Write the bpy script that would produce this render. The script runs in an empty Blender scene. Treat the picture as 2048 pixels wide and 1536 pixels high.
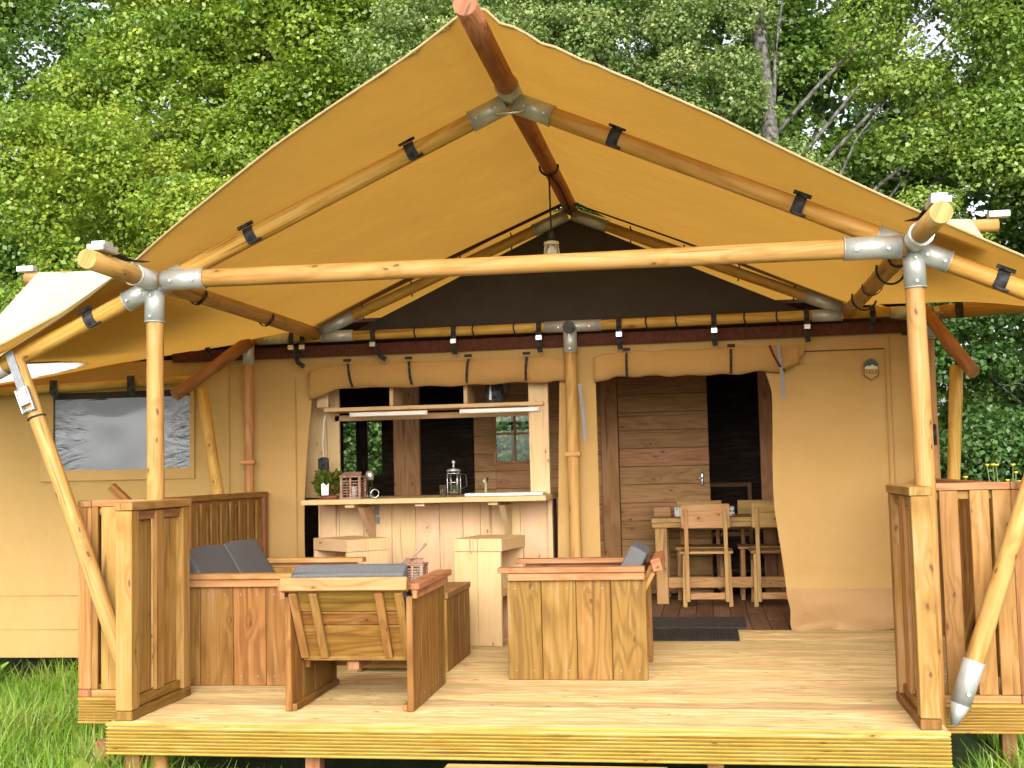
import bpy, bmesh, math, random
import numpy as np
from mathutils import Vector, Matrix, noise as mnoise

random.seed(7)
rng = np.random.default_rng(11)
R = math.radians
scn = bpy.context.scene
COL = scn.collection

# ------------------------------------------------------------------ camera
def camera_matrix(loc, yaw, pitch, roll):
    fwd = Vector((-math.sin(yaw) * math.cos(pitch), math.cos(yaw) * math.cos(pitch), math.sin(pitch)))
    right = Vector((math.cos(yaw), math.sin(yaw), 0))
    up = right.cross(fwd)
    r2 = math.cos(roll) * right + math.sin(roll) * up
    u2 = -math.sin(roll) * right + math.cos(roll) * up
    m = Matrix((r2, u2, -fwd)).transposed().to_4x4()
    m.translation = loc
    return m

cam = bpy.data.objects.new('camera', bpy.data.cameras.new('camera'))
COL.objects.link(cam)
cam.data.sensor_width = 36
cam.data.lens = 36 * 2388.995 / 2048
cam.data.clip_start = 0.05
cam.data.clip_end = 500
cam.matrix_world = camera_matrix(Vector((0.9041, -5.2034, 1.1169)), R(9.1245), R(4.0588), R(-1.3394))
scn.camera = cam

# ------------------------------------------------------------------ light
SUN_EL, SUN_AZ = R(26), R(173)          # azimuth clockwise from +Y: from behind the camera, a little to the right
world = bpy.data.worlds.new('World')
scn.world = world
world.use_nodes = True
wn = world.node_tree
bg = wn.nodes['Background']
sky = wn.nodes.new('ShaderNodeTexSky')
sky.sky_type = 'NISHITA'
sky.sun_disc = False
sky.sun_elevation = SUN_EL
sky.sun_rotation = SUN_AZ
sky.air_density = 1.0
sky.dust_density = 4.0
hs = wn.nodes.new('ShaderNodeHueSaturation')     # overcast: the blue taken out of the whole sky evenly
hs.inputs['Saturation'].default_value = 0.22
wn.links.new(sky.outputs['Color'], hs.inputs['Color'])
wn.links.new(hs.outputs['Color'], bg.inputs['Color'])
bg.inputs['Strength'].default_value = 0.15
sun = bpy.data.objects.new('sun', bpy.data.lights.new('sun', 'SUN'))
COL.objects.link(sun)
sun.data.energy = 1.45
sun.data.angle = R(110)
sun.data.color = (1.0, 0.95, 0.86)
sdir = Vector((math.sin(SUN_AZ) * math.cos(SUN_EL), math.cos(SUN_AZ) * math.cos(SUN_EL), math.sin(SUN_EL)))
sun.rotation_euler = sdir.to_track_quat('Z', 'Y').to_euler()
vs = scn.view_settings
scn.display_settings.display_device = 'sRGB'
vs.view_transform = 'Standard'
vs.look = 'None'
vs.gamma = 1
vs.use_curve_mapping = False
vs.exposure = 1.15
scn.cycles.max_bounces = 10
scn.cycles.diffuse_bounces = 5
scn.cycles.transmission_bounces = 6
scn.cycles.transparent_max_bounces = 8
scn.cycles.use_denoising = True

# ------------------------------------------------------------------ materials
class NT:
    def __init__(s, name):
        s.m = bpy.data.materials.new(name)
        s.m.use_nodes = True
        s.t = s.m.node_tree
        s.b = s.t.nodes['Principled BSDF']
        s.out = s.t.nodes['Material Output']
    def n(s, kind, **kw):
        nd = s.t.nodes.new('ShaderNode' + kind)
        for k, v in kw.items():
            if k.startswith('i_'):
                nd.inputs[k[2:].replace('_', ' ')].default_value = v
            else:
                setattr(nd, k, v)
        return nd
    def l(s, a, b):
        s.t.links.new(a, b)
    def math(s, op, a, b=None, c=None):
        nd = s.n('Math', operation=op)
        for i, x in enumerate((a, b, c)):
            if x is None: continue
            if isinstance(x, (int, float)): nd.inputs[i].default_value = x
            else: s.l(x, nd.inputs[i])
        return nd.outputs[0]
    def ramp(s, fac, stops):
        r = s.n('ValToRGB')
        e = r.color_ramp.elements
        while len(e) < len(stops): e.new(0.5)
        for q, (p, c) in zip(e, stops):
            q.position = p
            q.color = (*c, 1)
        s.l(fac, r.inputs[0])
        return r.outputs[0]
    def mix(s, fac, a, b, mode='MIX'):
        nd = s.n('Mix', data_type='RGBA', blend_type=mode)
        for x, k in ((fac, 0), (a, 6), (b, 7)):
            if isinstance(x, (int, float)): nd.inputs[k].default_value = x
            elif isinstance(x, tuple): nd.inputs[k].default_value = (*x, 1)
            else: s.l(x, nd.inputs[k])
        return nd.outputs[2]

def lerp3(a, b, t):
    return tuple(x + (y - x) * t for x, y in zip(a, b))

def wood(name, light, dark, knot=(0.10, 0.035, 0.012), rough=0.6, knots=1.0, var=0.25, grain=1.0, dirt=None):
    """boards and poles: UVs in metres, u along the grain"""
    N = NT(name)
    uv = N.n('UVMap')
    oi = N.n('ObjectInfo')
    off = N.n('Combine' + 'XYZ')
    N.l(N.math('MULTIPLY', oi.outputs['Random'], 37.0), off.inputs[0])
    N.l(N.math('MULTIPLY', oi.outputs['Random'], 91.0), off.inputs[1])
    N.l(N.math('MULTIPLY', oi.outputs['Random'], 13.0), off.inputs[2])
    add = N.n('VectorMath', operation='ADD')
    N.l(uv.outputs[0], add.inputs[0]); N.l(off.outputs[0], add.inputs[1])
    def scaled(x, y):
        s_ = N.n('VectorMath', operation='MULTIPLY')
        N.l(add.outputs[0], s_.inputs[0]); s_.inputs[1].default_value = (x, y, 1)
        return s_.outputs[0]
    n1 = N.n('TexNoise', i_Scale=1.0, i_Detail=5.0, i_Roughness=0.7, i_Distortion=0.5); N.l(scaled(1.8, 46), n1.inputs['Vector'])
    n2 = N.n('TexNoise', i_Scale=1.0, i_Detail=2.0, i_Roughness=0.45, i_Distortion=0.5); N.l(scaled(0.8, 5.5), n2.inputs['Vector'])
    n4 = N.n('TexNoise', i_Scale=1.0, i_Detail=4.0, i_Roughness=0.6); N.l(scaled(2.5, 6), n4.inputs['Vector'])
    vo = N.n('TexVoronoi', feature='F1', voronoi_dimensions='2D', i_Scale=1.0); vo.inputs['Randomness'].default_value = 1.0
    nw = N.n('TexNoise', i_Scale=1.0, i_Detail=2.0); N.l(scaled(14, 26), nw.inputs['Vector'])
    va = N.n('VectorMath', operation='ADD'); N.l(scaled(4.6, 9.0), va.inputs[0])
    vm = N.n('VectorMath', operation='SCALE'); N.l(nw.outputs['Color'], vm.inputs[0]); vm.inputs['Scale'].default_value = 0.22
    N.l(vm.outputs[0], va.inputs[1]); N.l(va.outputs[0], vo.inputs['Vector'])
    wn_ = N.n('TexWhiteNoise', noise_dimensions='3D'); N.l(vo.outputs['Position'], wn_.inputs['Vector'])
    gate = N.math('GREATER_THAN', wn_.outputs[0], 0.76)
    near = N.math('MULTIPLY', N.math('MAXIMUM', N.math('SUBTRACT', 1.0, N.math('MULTIPLY', vo.outputs['Distance'], 2.4)), 0.0), gate)
    # growth rings: contour lines of a stretched noise, bent round the knots
    rings = N.math('MULTIPLY', N.math('ADD', N.math('SINE', N.math('MULTIPLY', N.math('ADD', n2.outputs[0], N.math('MULTIPLY', near, 0.10)), 62.0)), 1.0), 0.5)
    rings = N.math('POWER', rings, 1.8)
    g = N.math('ADD', N.math('MULTIPLY', n1.outputs[0], 0.55 * grain), N.math('MULTIPLY', rings, 0.15 * grain))
    g = N.math('ADD', g, N.math('MULTIPLY', n4.outputs[0], 0.42))
    g = N.math('SUBTRACT', g, 0.02 + 0.07 * grain)
    base = N.ramp(g, [(0.18, lerp3(light, (1, 1, 1), 0.10)), (0.42, light), (0.62, lerp3(light, dark, 0.65)), (0.85, dark)])
    kn = N.math('MULTIPLY', N.math('SUBTRACT', 1.0, N.math('MULTIPLY', vo.outputs['Distance'], N.math('ADD', 7.5, N.math('MULTIPLY', wn_.outputs[0], 6.0)))), gate)
    kn = N.math('MAXIMUM', kn, 0.0)
    kn = N.math('MINIMUM', N.math('MULTIPLY', kn, 1.9 * knots), 0.78)
    c = N.mix(N.math('MULTIPLY', near, 0.35), base, dark)
    c = N.mix(kn, c, knot)
    n5 = N.n('TexNoise', i_Scale=1.0, i_Detail=2.0, i_Roughness=0.4); N.l(scaled(1.3, 34), n5.inputs['Vector'])
    ck = N.math('MINIMUM', N.math('MULTIPLY', N.math('MAXIMUM', N.math('SUBTRACT', n5.outputs[0], 0.665), 0.0), 14.0), 0.7)
    c = N.mix(ck, c, lerp3(dark, knot, 0.6))
    v = N.math('ADD', N.math('MULTIPLY', oi.outputs['Random'], var), 1.0 - var * 0.5)
    h = N.n('HueSaturation'); N.l(c, h.inputs['Color']); N.l(v, h.inputs['Value'])
    N.l(N.math('ADD', N.math('MULTIPLY', N.math('FRACT', N.math('MULTIPLY', oi.outputs['Random'], 7.31)), 0.024), 0.488), h.inputs['Hue'])
    c = h.outputs[0]
    if dirt:
        tc = N.n('TexCoord')
        nd = N.n('TexNoise', i_Scale=1.7, i_Detail=5.0, i_Roughness=0.6); N.l(tc.outputs['Object'], nd.inputs['Vector'])
        f = N.ramp(nd.outputs[0], [(0.48, (0, 0, 0)), (0.72, (0.55, 0.55, 0.55))])
        c = N.mix(f, c, dirt)
    N.l(c, N.b.inputs['Base Color'])
    N.b.inputs['Roughness'].default_value = rough
    N.b.inputs['Specular IOR Level'].default_value = 0.25
    bp = N.n('Bump', i_Strength=0.25, i_Distance=0.004); N.l(g, bp.inputs['Height']); N.l(bp.outputs[0], N.b.inputs['Normal'])
    return N.m

def canvas(name, front, through, mixf, bump=0.3, fold=2.5):
    N = NT(name)
    tc = N.n('TexCoord')
    n1 = N.n('TexNoise', i_Scale=fold, i_Detail=4.0, i_Roughness=0.55); N.l(tc.outputs['Object'], n1.inputs['Vector'])
    n2 = N.n('TexNoise', i_Scale=180.0, i_Detail=2.0); N.l(tc.outputs['Object'], n2.inputs['Vector'])
    n3 = N.n('TexNoise', i_Scale=0.9, i_Detail=6.0, i_Roughness=0.7); N.l(tc.outputs['Object'], n3.inputs['Vector'])
    t = N.math('ADD', N.math('MULTIPLY', n3.outputs[0], 0.7), N.math('MULTIPLY', n2.outputs[0], 0.3))
    cf = N.ramp(t, [(0.3, lerp3(front, (0, 0, 0), 0.17)), (0.7, lerp3(front, (1, 1, 1), 0.05))])
    ct = N.ramp(t, [(0.3, lerp3(through, (0, 0, 0), 0.12)), (0.7, through)])
    d = N.n('BsdfDiffuse'); N.l(cf, d.inputs[0])
    tr = N.n('BsdfTranslucent'); N.l(ct, tr.inputs[0])
    hgt = N.math('ADD', n1.outputs[0], N.math('MULTIPLY', n2.outputs[0], 0.02))
    bp = N.n('Bump', i_Strength=min(1.0, bump), i_Distance=0.06 if bump < 0.5 else 0.12); N.l(hgt, bp.inputs['Height'])
    N.l(bp.outputs[0], d.inputs['Normal']); N.l(bp.outputs[0], tr.inputs['Normal'])
    mx = N.n('MixShader'); mx.inputs[0].default_value = mixf
    N.l(d.outputs[0], mx.inputs[1]); N.l(tr.outputs[0], mx.inputs[2])
    N.l(mx.outputs[0], N.out.inputs[0])
    N.t.nodes.remove(N.b)
    return N.m

def plain(name, col, rough=0.6, metal=0.0, noise=0.15, scale=30.0, spec=0.4, bump=0.0, trans=0.0):
    N = NT(name)
    tc = N.n('TexCoord')
    n1 = N.n('TexNoise', i_Scale=scale, i_Detail=4.0); N.l(tc.outputs['Object'], n1.inputs['Vector'])
    c = N.ramp(n1.outputs[0], [(0.3, lerp3(col, (0, 0, 0), noise)), (0.7, lerp3(col, (1, 1, 1), noise * 0.4))])
    N.l(c, N.b.inputs['Base Color'])
    N.b.inputs['Roughness'].default_value = rough
    N.b.inputs['Metallic'].default_value = metal
    N.b.inputs['Specular IOR Level'].default_value = spec
    N.b.inputs['Transmission Weight'].default_value = trans
    if bump:
        bp = N.n('Bump', i_Strength=bump, i_Distance=0.01); N.l(n1.outputs[0], bp.inputs['Height']); N.l(bp.outputs[0], N.b.inputs['Normal'])
    return N.m

def leafmat(name, cols, trans=0.35):
    N = NT(name)
    at = N.n('Attribute', attribute_name='tone')
    c = N.ramp(at.outputs['Fac'], [(i / (len(cols) - 1), q) for i, q in enumerate(cols)])
    d = N.n('BsdfDiffuse'); N.l(c, d.inputs[0])
    tr = N.n('BsdfTranslucent')
    N.l(N.mix(0.5, c, (0.22, 0.30, 0.03)), tr.inputs[0])
    gl = N.n('BsdfGlossy', i_Roughness=0.42); gl.inputs[0].default_value = (0.9, 0.95, 0.9, 1)
    mx = N.n('MixShader'); mx.inputs[0].default_value = trans
    N.l(d.outputs[0], mx.inputs[1]); N.l(tr.outputs[0], mx.inputs[2])
    m2 = N.n('MixShader'); m2.inputs[0].default_value = 0.045
    N.l(mx.outputs[0], m2.inputs[1]); N.l(gl.outputs[0], m2.inputs[2])
    N.l(m2.outputs[0], N.out.inputs[0])
    N.t.nodes.remove(N.b)
    return N.m

M = {}
M['deck'] = wood('pale_decking', (0.60, 0.45, 0.235), (0.40, 0.26, 0.095), rough=0.62, knots=0.8, var=0.38, grain=1.9)
M['fascia'] = wood('yellow_decking', (0.42, 0.265, 0.048), (0.26, 0.135, 0.018), rough=0.6, knots=0.7, var=0.10)
M['rail'] = wood('railing_pine', (0.36, 0.183, 0.049), (0.19, 0.084, 0.018), knots=1.0, var=0.26)
M['rail_dark'] = wood('reddish_railing_pine', (0.32, 0.15, 0.06), (0.17, 0.065, 0.025), knots=0.7, var=0.2)  # its darker tone also puts shade into the side railing panels
M['chair'] = wood('stained_pine', (0.285, 0.140, 0.030), (0.145, 0.062, 0.011), knots=1.2, var=0.26, grain=1.2)
M['chair_pink'] = wood('pink_pine', (0.40, 0.19, 0.07), (0.22, 0.085, 0.026), knots=0.8, var=0.2)
M['pole'] = wood('round_pole', (0.47, 0.25, 0.075), (0.28, 0.125, 0.03), knots=1.1, var=0.12, rough=0.5)
M['pole_gold'] = wood('golden_pole', (0.52, 0.29, 0.06), (0.32, 0.14, 0.02), knots=1.1, var=0.12, rough=0.5)
M['pole_red'] = wood('reddish_pole', (0.34, 0.14, 0.05), (0.19, 0.06, 0.02), knots=0.9, var=0.12, rough=0.5)
M['kitchen'] = wood('kitchen_pine', (0.64, 0.435, 0.222), (0.50, 0.30, 0.13), knots=0.5, var=0.1, grain=0.6)
M['stool'] = wood('stool_pine', (0.60, 0.41, 0.185), (0.46, 0.27, 0.105), knots=0.7, var=0.12, grain=0.6)
M['inner'] = wood('inner_planks', (0.42, 0.22, 0.085), (0.25, 0.115, 0.042), knots=1.0, var=0.22)
M['inner_shade'] = wood('shade_planks', (0.085, 0.048, 0.028), (0.045, 0.025, 0.015), knots=0.5, var=0.2)  # very dark tone: the shade of the inner rooms put into the wood
M['dining'] = wood('dining_pine', (0.52, 0.30, 0.11), (0.33, 0.165, 0.05), knots=0.8, var=0.15)
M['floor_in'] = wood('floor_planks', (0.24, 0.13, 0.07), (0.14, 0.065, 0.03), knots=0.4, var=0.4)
M['roof'] = canvas('roof_canvas', (0.50, 0.34, 0.11), (0.52, 0.262, 0.042), 0.55, bump=0.4, fold=1.6)
M['fly'] = canvas('cream_canvas', (0.68, 0.60, 0.40), (0.7, 0.52, 0.25), 0.2, bump=0.12, fold=1.6)
M['wall'] = canvas('sand_canvas', (0.545, 0.338, 0.112), (0.4, 0.22, 0.07), 0.10, bump=0.34, fold=2.2)
M['skirt'] = canvas('skirt_canvas', (0.53, 0.32, 0.135), (0.4, 0.22, 0.07), 0.1, bump=0.55, fold=2.2)
M['roll'] = canvas('rolled_canvas', (0.52, 0.295, 0.085), (0.4, 0.2, 0.05), 0.12, bump=0.3, fold=4.0)
M['hem'] = plain('hem_tape', (0.42, 0.29, 0.125), 0.8, noise=0.1)
M['white_oval'] = canvas('white_panel', (0.85, 0.85, 0.82), (0.95, 0.95, 0.92), 0.75, bump=0.05)
M['brown'] = plain('brown_webbing', (0.085, 0.022, 0.008), 0.8, noise=0.05, spec=0.15)
M['gable'] = plain('dark_mesh_cloth', (0.048, 0.039, 0.030), 0.95, noise=0.02, scale=6, spec=0.1)
M['black'] = plain('black_strap', (0.007, 0.007, 0.008), 0.7, spec=0.15)
M['rubber'] = plain('black_rubber', (0.02, 0.023, 0.025), 0.6)
M['steel'] = plain('galvanised_steel', (0.55, 0.57, 0.54), 0.42, metal=0.45, noise=0.18, scale=18, bump=0.06)
M['bright_steel'] = plain('bright_steel', (0.72, 0.74, 0.76), 0.25, metal=0.8)
M['cushion'] = plain('grey_cushion_fabric', (0.085, 0.084, 0.087), 0.85, noise=0.15, scale=240, bump=0.15)
M['grey_strap'] = plain('grey_webbing', (0.22, 0.23, 0.25), 0.7)
M['white'] = plain('white_plastic', (0.80, 0.79, 0.74), 0.4, noise=0.03)
M['clay'] = plain('terracotta', (0.30, 0.085, 0.04), 0.8)
M['wicker'] = plain('brown_lantern_wood', (0.34, 0.165, 0.095), 0.7, noise=0.3)
M['ivory'] = plain('ivory_metal', (0.66, 0.60, 0.42), 0.45)
M['green_dark'] = plain('badge_green', (0.008, 0.05, 0.05), 0.5)
M['badge_gold'] = plain('badge_outline', (0.16, 0.072, 0.008), 0.6)
M['soil'] = plain('dark_soil', (0.035, 0.026, 0.018), 0.95, scale=12)
M['bark'] = plain('bark', (0.034, 0.028, 0.011), 0.95, noise=0.45, scale=14, bump=0.8, spec=0.03)
M['bark_dark'] = plain('dark_bark', (0.03, 0.025, 0.014), 0.95, noise=0.45, scale=14, bump=0.8, spec=0.03)
M['stem'] = plain('plant_stem', (0.10, 0.16, 0.04), 0.7)
M['yellow'] = plain('yellow_petal', (0.85, 0.62, 0.02), 0.6)
def glass(name, tint=(0.9, 0.95, 0.95)):
    N = NT(name)
    g = N.n('BsdfGlossy', i_Roughness=0.04)
    t = N.n('BsdfTransparent'); t.inputs[0].default_value = (*tint, 1)
    f = N.n('Fresnel', i_IOR=1.5)
    mx = N.n('MixShader'); N.l(N.math('MULTIPLY', f.outputs[0], 0.45), mx.inputs[0]); N.l(t.outputs[0], mx.inputs[1]); N.l(g.outputs[0], mx.inputs[2])
    N.l(mx.outputs[0], N.out.inputs[0]); N.t.nodes.remove(N.b)
    return N.m
M['glass'] = glass('clear_glass')
def pvc():
    N = NT('clear_window_film')
    tc = N.n('TexCoord')
    mp = N.n('Mapping'); mp.inputs['Scale'].default_value = (2.2, 1, 5.5); N.l(tc.outputs['Object'], mp.inputs[0])
    n1 = N.n('TexNoise', i_Scale=1.6, i_Detail=3.0, i_Distortion=2.2); N.l(mp.outputs[0], n1.inputs['Vector'])
    sx_ = N.n('SeparateXYZ'); N.l(tc.outputs['Object'], sx_.inputs[0])
    mk = N.math('ADD', 0.012, N.math('MULTIPLY', N.math('MAXIMUM', N.math('SUBTRACT', N.math('ABSOLUTE', sx_.outputs[0]), 0.24), 0.0), 3.2))
    hh_ = N.math('MULTIPLY', n1.outputs[0], mk)
    bp = N.n('Bump', i_Strength=0.16, i_Distance=0.05); N.l(hh_, bp.inputs['Height'])
    g = N.n('BsdfGlossy', i_Roughness=0.07); g.inputs[0].default_value = (0.34, 0.36, 0.40, 1); N.l(bp.outputs[0], g.inputs['Normal'])
    d = N.n('BsdfDiffuse'); d.inputs[0].default_value = (0.125, 0.13, 0.14, 1)
    mx = N.n('MixShader'); mx.inputs[0].default_value = 0.24
    N.l(d.outputs[0], mx.inputs[1]); N.l(g.outputs[0], mx.inputs[2])
    N.l(mx.outputs[0], N.out.inputs[0]); N.t.nodes.remove(N.b)
    return N.m
M['pvc'] = pvc()
def dots():
    N = NT('dotted_print')
    uv = N.n('UVMap')
    s_ = N.n('VectorMath', operation='MULTIPLY'); N.l(uv.outputs[0], s_.inputs[0]); s_.inputs[1].default_value = (36, 36, 1)
    vo = N.n('TexVoronoi', i_Scale=1.0); vo.inputs['Randomness'].default_value = 0.35; N.l(s_.outputs[0], vo.inputs['Vector'])
    N.l(N.ramp(vo.outputs['Distance'], [(0.26, (0.02, 0.03, 0.05)), (0.34, (0.62, 0.62, 0.58))]), N.b.inputs['Base Color'])
    return N.m
M['dots'] = dots()
def ribbed_rubber():
    N = NT('ribbed_mat')
    uv = N.n('UVMap')
    w = N.n('TexWave', bands_direction='Y', i_Scale=18.0); N.l(uv.outputs[0], w.inputs['Vector'])
    w2 = N.n('TexWave', bands_direction='X', i_Scale=14.0); N.l(uv.outputs[0], w2.inputs['Vector'])
    h = N.math('MULTIPLY', w.outputs[0], w2.outputs[0])
    N.l(N.ramp(h, [(0.1, (0.012, 0.014, 0.016)), (0.8, (0.045, 0.05, 0.052))]), N.b.inputs['Base Color'])
    bp = N.n('Bump', i_Strength=0.8, i_Distance=0.008); N.l(h, bp.inputs['Height']); N.l(bp.outputs[0], N.b.inputs['Normal'])
    N.b.inputs['Roughness'].default_value = 0.5
    return N.m
M['mat_rib'] = ribbed_rubber()
def ground_mat():
    N = NT('meadow_ground')
    tc = N.n('TexCoord')
    n1 = N.n('TexNoise', i_Scale=3.0, i_Detail=8.0, i_Roughness=0.7); N.l(tc.outputs['Object'], n1.inputs['Vector'])
    N.l(N.ramp(n1.outputs[0], [(0.3, (0.03, 0.028, 0.015)), (0.5, (0.05, 0.085, 0.018)), (0.75, (0.085, 0.14, 0.03))]), N.b.inputs['Base Color'])
    N.b.inputs['Roughness'].default_value = 0.95
    bp = N.n('Bump', i_Strength=1.0, i_Distance=0.08); N.l(n1.outputs[0], bp.inputs['Height']); N.l(bp.outputs[0], N.b.inputs['Normal'])
    return N.m
M['ground'] = ground_mat()
M['leaf_light'] = leafmat('light_leaves', [(0.09, 0.175, 0.014), (0.18, 0.295, 0.024), (0.285, 0.40, 0.036), (0.45, 0.50, 0.06)], 0.42)
M['leaf_mid'] = leafmat('mid_leaves', [(0.055, 0.12, 0.016), (0.112, 0.215, 0.026), (0.195, 0.315, 0.042), (0.33, 0.42, 0.07)], 0.36)
M['leaf_grey'] = leafmat('greyish_leaves', [(0.075, 0.14, 0.036), (0.15, 0.24, 0.06), (0.24, 0.335, 0.095), (0.37, 0.44, 0.16)], 0.34)
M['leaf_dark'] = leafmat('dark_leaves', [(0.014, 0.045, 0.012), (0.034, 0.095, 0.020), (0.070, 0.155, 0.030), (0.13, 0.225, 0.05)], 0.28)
M['grass'] = leafmat('grass_blades', [(0.07, 0.19, 0.012), (0.16, 0.36, 0.02), (0.27, 0.48, 0.035), (0.52, 0.50, 0.17)], 0.4)
M['herb'] = leafmat('herb_leaves', [(0.04, 0.075, 0.008), (0.09, 0.14, 0.012), (0.16, 0.21, 0.02)], 0.3)

# ------------------------------------------------------------------ mesh helpers
class MB:
    """collects shapes (world coordinates) and links them as ONE mesh object"""
    def __init__(s):
        s.v, s.f, s.uv, s.smooth = [], [], [], []
    def face(s, idx, uvs, smooth=False):
        s.f.append(idx); s.uv.extend(uvs); s.smooth.append(smooth)
    def beam(s, a, b, w, t, side=None, ch=0.003, taper=1.0):
        """box from a to b, w along `side`, t across; grain runs a -> b"""
        a, b = Vector(a), Vector(b)
        d = b - a; L = d.length; d.normalize()
        if side is None:
            side = Vector((1, 0, 0)) if abs(d.x) < 0.9 else Vector((0, 1, 0))
        sd = Vector(side); sd = (sd - d * sd.dot(d)).normalized()
        up = sd.cross(d)
        ch = min(ch, w * 0.3, t * 0.3, L * 0.3)
        o = len(s.v)
        u0, v0 = random.uniform(0, 9), random.uniform(0, 9)
        rings = []
        for z, inset, k in ((0, ch, 1), (ch, 0, 1), (L - ch, 0, taper), (L, ch, taper)):
            hw, ht = w * 0.5 * k, t * 0.5 * k
            pts = []
            for sx, sy in ((-1, -1), (1, -1), (1, 1), (-1, 1)):
                if inset:
                    pts.append((sx * (hw - ch), sy * (ht - ch)))
                elif sx * sy > 0:
                    pts += [(sx * hw, sy * (ht - ch)), (sx * (hw - ch), sy * ht)] if True else []
                else:
                    pts += [(sx * (hw - ch), sy * ht), (sx * hw, sy * (ht - ch))]
            ring = []
            for x, y in pts:
                ring.append(len(s.v)); s.v.append(tuple(a + d * z + sd * x + up * y))
            rings.append((ring, z, pts))
        # order of 8-rings: (-,-):2 pts, (+,-), (+,+), (-,+)
        def order(r):
            return r
        P = [0.0, w, w + t, 2 * w + t]
        r0, r1, r2, r3 = [r[0] for r in rings]
        # r1: indices 0,1 = corner(-,-) [(-hw,-(ht-ch)), (-(hw-ch),-ht)], 2,3 = (+,-) [(hw-ch,-ht),(hw,-(ht-ch))], 4,5=(+,+) , 6,7=(-,+)
        def vv(x, y, k):      # v coordinate for a side face
            return v0 + (x if k in (0, 2) else y) + P[k]
        sides = [(1, 2, 0), (3, 4, 1), (5, 6, 2), (7, 0, 3)]
        for i, j, k in sides:
            pi, pj = rings[1][2][i], rings[1][2][j]
            qi, qj = vv(pi[0], pi[1], k), vv(pj[0], pj[1], k)
            s.face((r1[i], r1[j], r2[j], r2[i]), [(u0 + ch, qi), (u0 + ch, qj), (u0 + L - ch, qj), (u0 + L - ch, qi)])
        for c_, (i, j) in enumerate(((0, 1), (2, 3), (4, 5), (6, 7))):
            q = v0 + P[c_]
            s.face((r1[i], r1[j], r2[j], r2[i]), [(u0, q), (u0, q + ch), (u0 + L, q + ch), (u0 + L, q)])
        for rr, r8, fl, uu in ((r0, r1, True, u0), (r3, r2, False, u0 + L)):
            quad = [rr[0], rr[1], rr[2], rr[3]]
            px = [(uu + 0.02 * i, v0 + 3.0 + (w if i in (1, 2) else 0)) for i in range(4)]
            s.face(tuple(reversed(quad)) if fl else tuple(quad), px)
            for k, (i, j, _) in enumerate(sides):
                q4 = (rr[k], rr[(k + 1) % 4], r8[j], r8[i])
                s.face(q4 if fl else tuple(reversed(q4)), [(uu, v0)] * 4)
            for k, (i, j) in enumerate(((0, 1), (2, 3), (4, 5), (6, 7))):
                t3 = (rr[k], r8[j], r8[i])
                s.face(t3 if fl else tuple(reversed(t3)), [(uu, v0)] * 3)
        return s
    def box(s, x0, x1, y0, y1, z0, z1, grain='x', ch=0.003):
        cx, cy, cz = (x0 + x1) / 2, (y0 + y1) / 2, (z0 + z1) / 2
        if grain == 'x': return s.beam((x0, cy, cz), (x1, cy, cz), y1 - y0, z1 - z0, (0, 1, 0), ch)
        if grain == 'y': return s.beam((cx, y0, cz), (cx, y1, cz), x1 - x0, z1 - z0, (1, 0, 0), ch)
        return s.beam((cx, cy, z0), (cx, cy, z1), x1 - x0, y1 - y0, (1, 0, 0), ch)
    def pole(s, a, b, r, r2=None, n=16, wob=0.0, seg=1, caps=True, smooth=True):
        a, b = Vector(a), Vector(b); r2 = r if r2 is None else r2
        d = b - a; L = d.length; d.normalize()
        x = d.orthogonal().normalized(); y = d.cross(x)
        u0, v0 = random.uniform(0, 9), random.uniform(0, 9)
        o = len(s.v); sd = random.uniform(0, 99)
        for k in range(seg + 1):
            t = k / seg; rr = r + (r2 - r) * t
            off = Vector((0, 0, 0))
            if wob and 0 < k < seg:
                off = x * wob * math.sin(sd + t * 5.1) + y * wob * math.cos(sd * 1.7 + t * 4.3)
                rr *= 1 + 0.04 * math.sin(sd * 3 + t * 9)
            for i in range(n):
                an = 2 * math.pi * i / n
                s.v.append(tuple(a + d * L * t + off + (x * math.cos(an) + y * math.sin(an)) * rr))
        for k in range(seg):
            for i in range(n):
                j = (i + 1) % n
                ua, ub = u0 + L * k / seg, u0 + L * (k + 1) / seg
                va, vb = v0 + 2 * math.pi * r * i / n, v0 + 2 * math.pi * r * (i + 1) / n
                s.face((o + k * n + i, o + k * n + j, o + (k + 1) * n + j, o + (k + 1) * n + i), [(ua, va), (ua, vb), (ub, vb), (ub, va)], smooth)
        if caps:
            for k, rev in ((0, True), (seg, False)):
                idx = [o + k * n + i for i in range(n)]
                # end grain: a soft chamfer ring then the disc
                s.face(tuple(reversed(idx)) if rev else tuple(idx), [(u0 + 0.3 * math.cos(6.28 * i / n) * r, v0 + math.sin(6.28 * i / n) * r) for i in range(n)])
        return s
    def tube(s, pts, r, n=8, smooth=True, flat=None):
        """round tube through a list of points; flat=(w,t,normal) makes it a strap"""
        pts = [Vector(p) for p in pts]
        o = len(s.v); m = len(pts); u = 0
        prev = None
        for k, p in enumerate(pts):
            d = (pts[min(k + 1, m - 1)] - pts[max(k - 1, 0)]).normalized()
            if flat:
                x = Vector(flat[2]); x = (x - d * x.dot(d)).normalized(); y = d.cross(x)
                hw, ht = flat[0] / 2, flat[1] / 2
                ring = [(-hw, -ht), (hw, -ht), (hw, ht), (-hw, ht)]
            else:
                if prev is None: x = d.orthogonal().normalized()
                else: x = (prev - d * prev.dot(d)).normalized()
                prev = x; y = d.cross(x)
                rr = r[k] if isinstance(r, (list, tuple)) else r
                ring = [(math.cos(2 * math.pi * i / n) * rr, math.sin(2 * math.pi * i / n) * rr) for i in range(n)]
            for q, w_ in ring: s.v.append(tuple(p + x * q + y * w_))
        nn = 4 if flat else n
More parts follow.
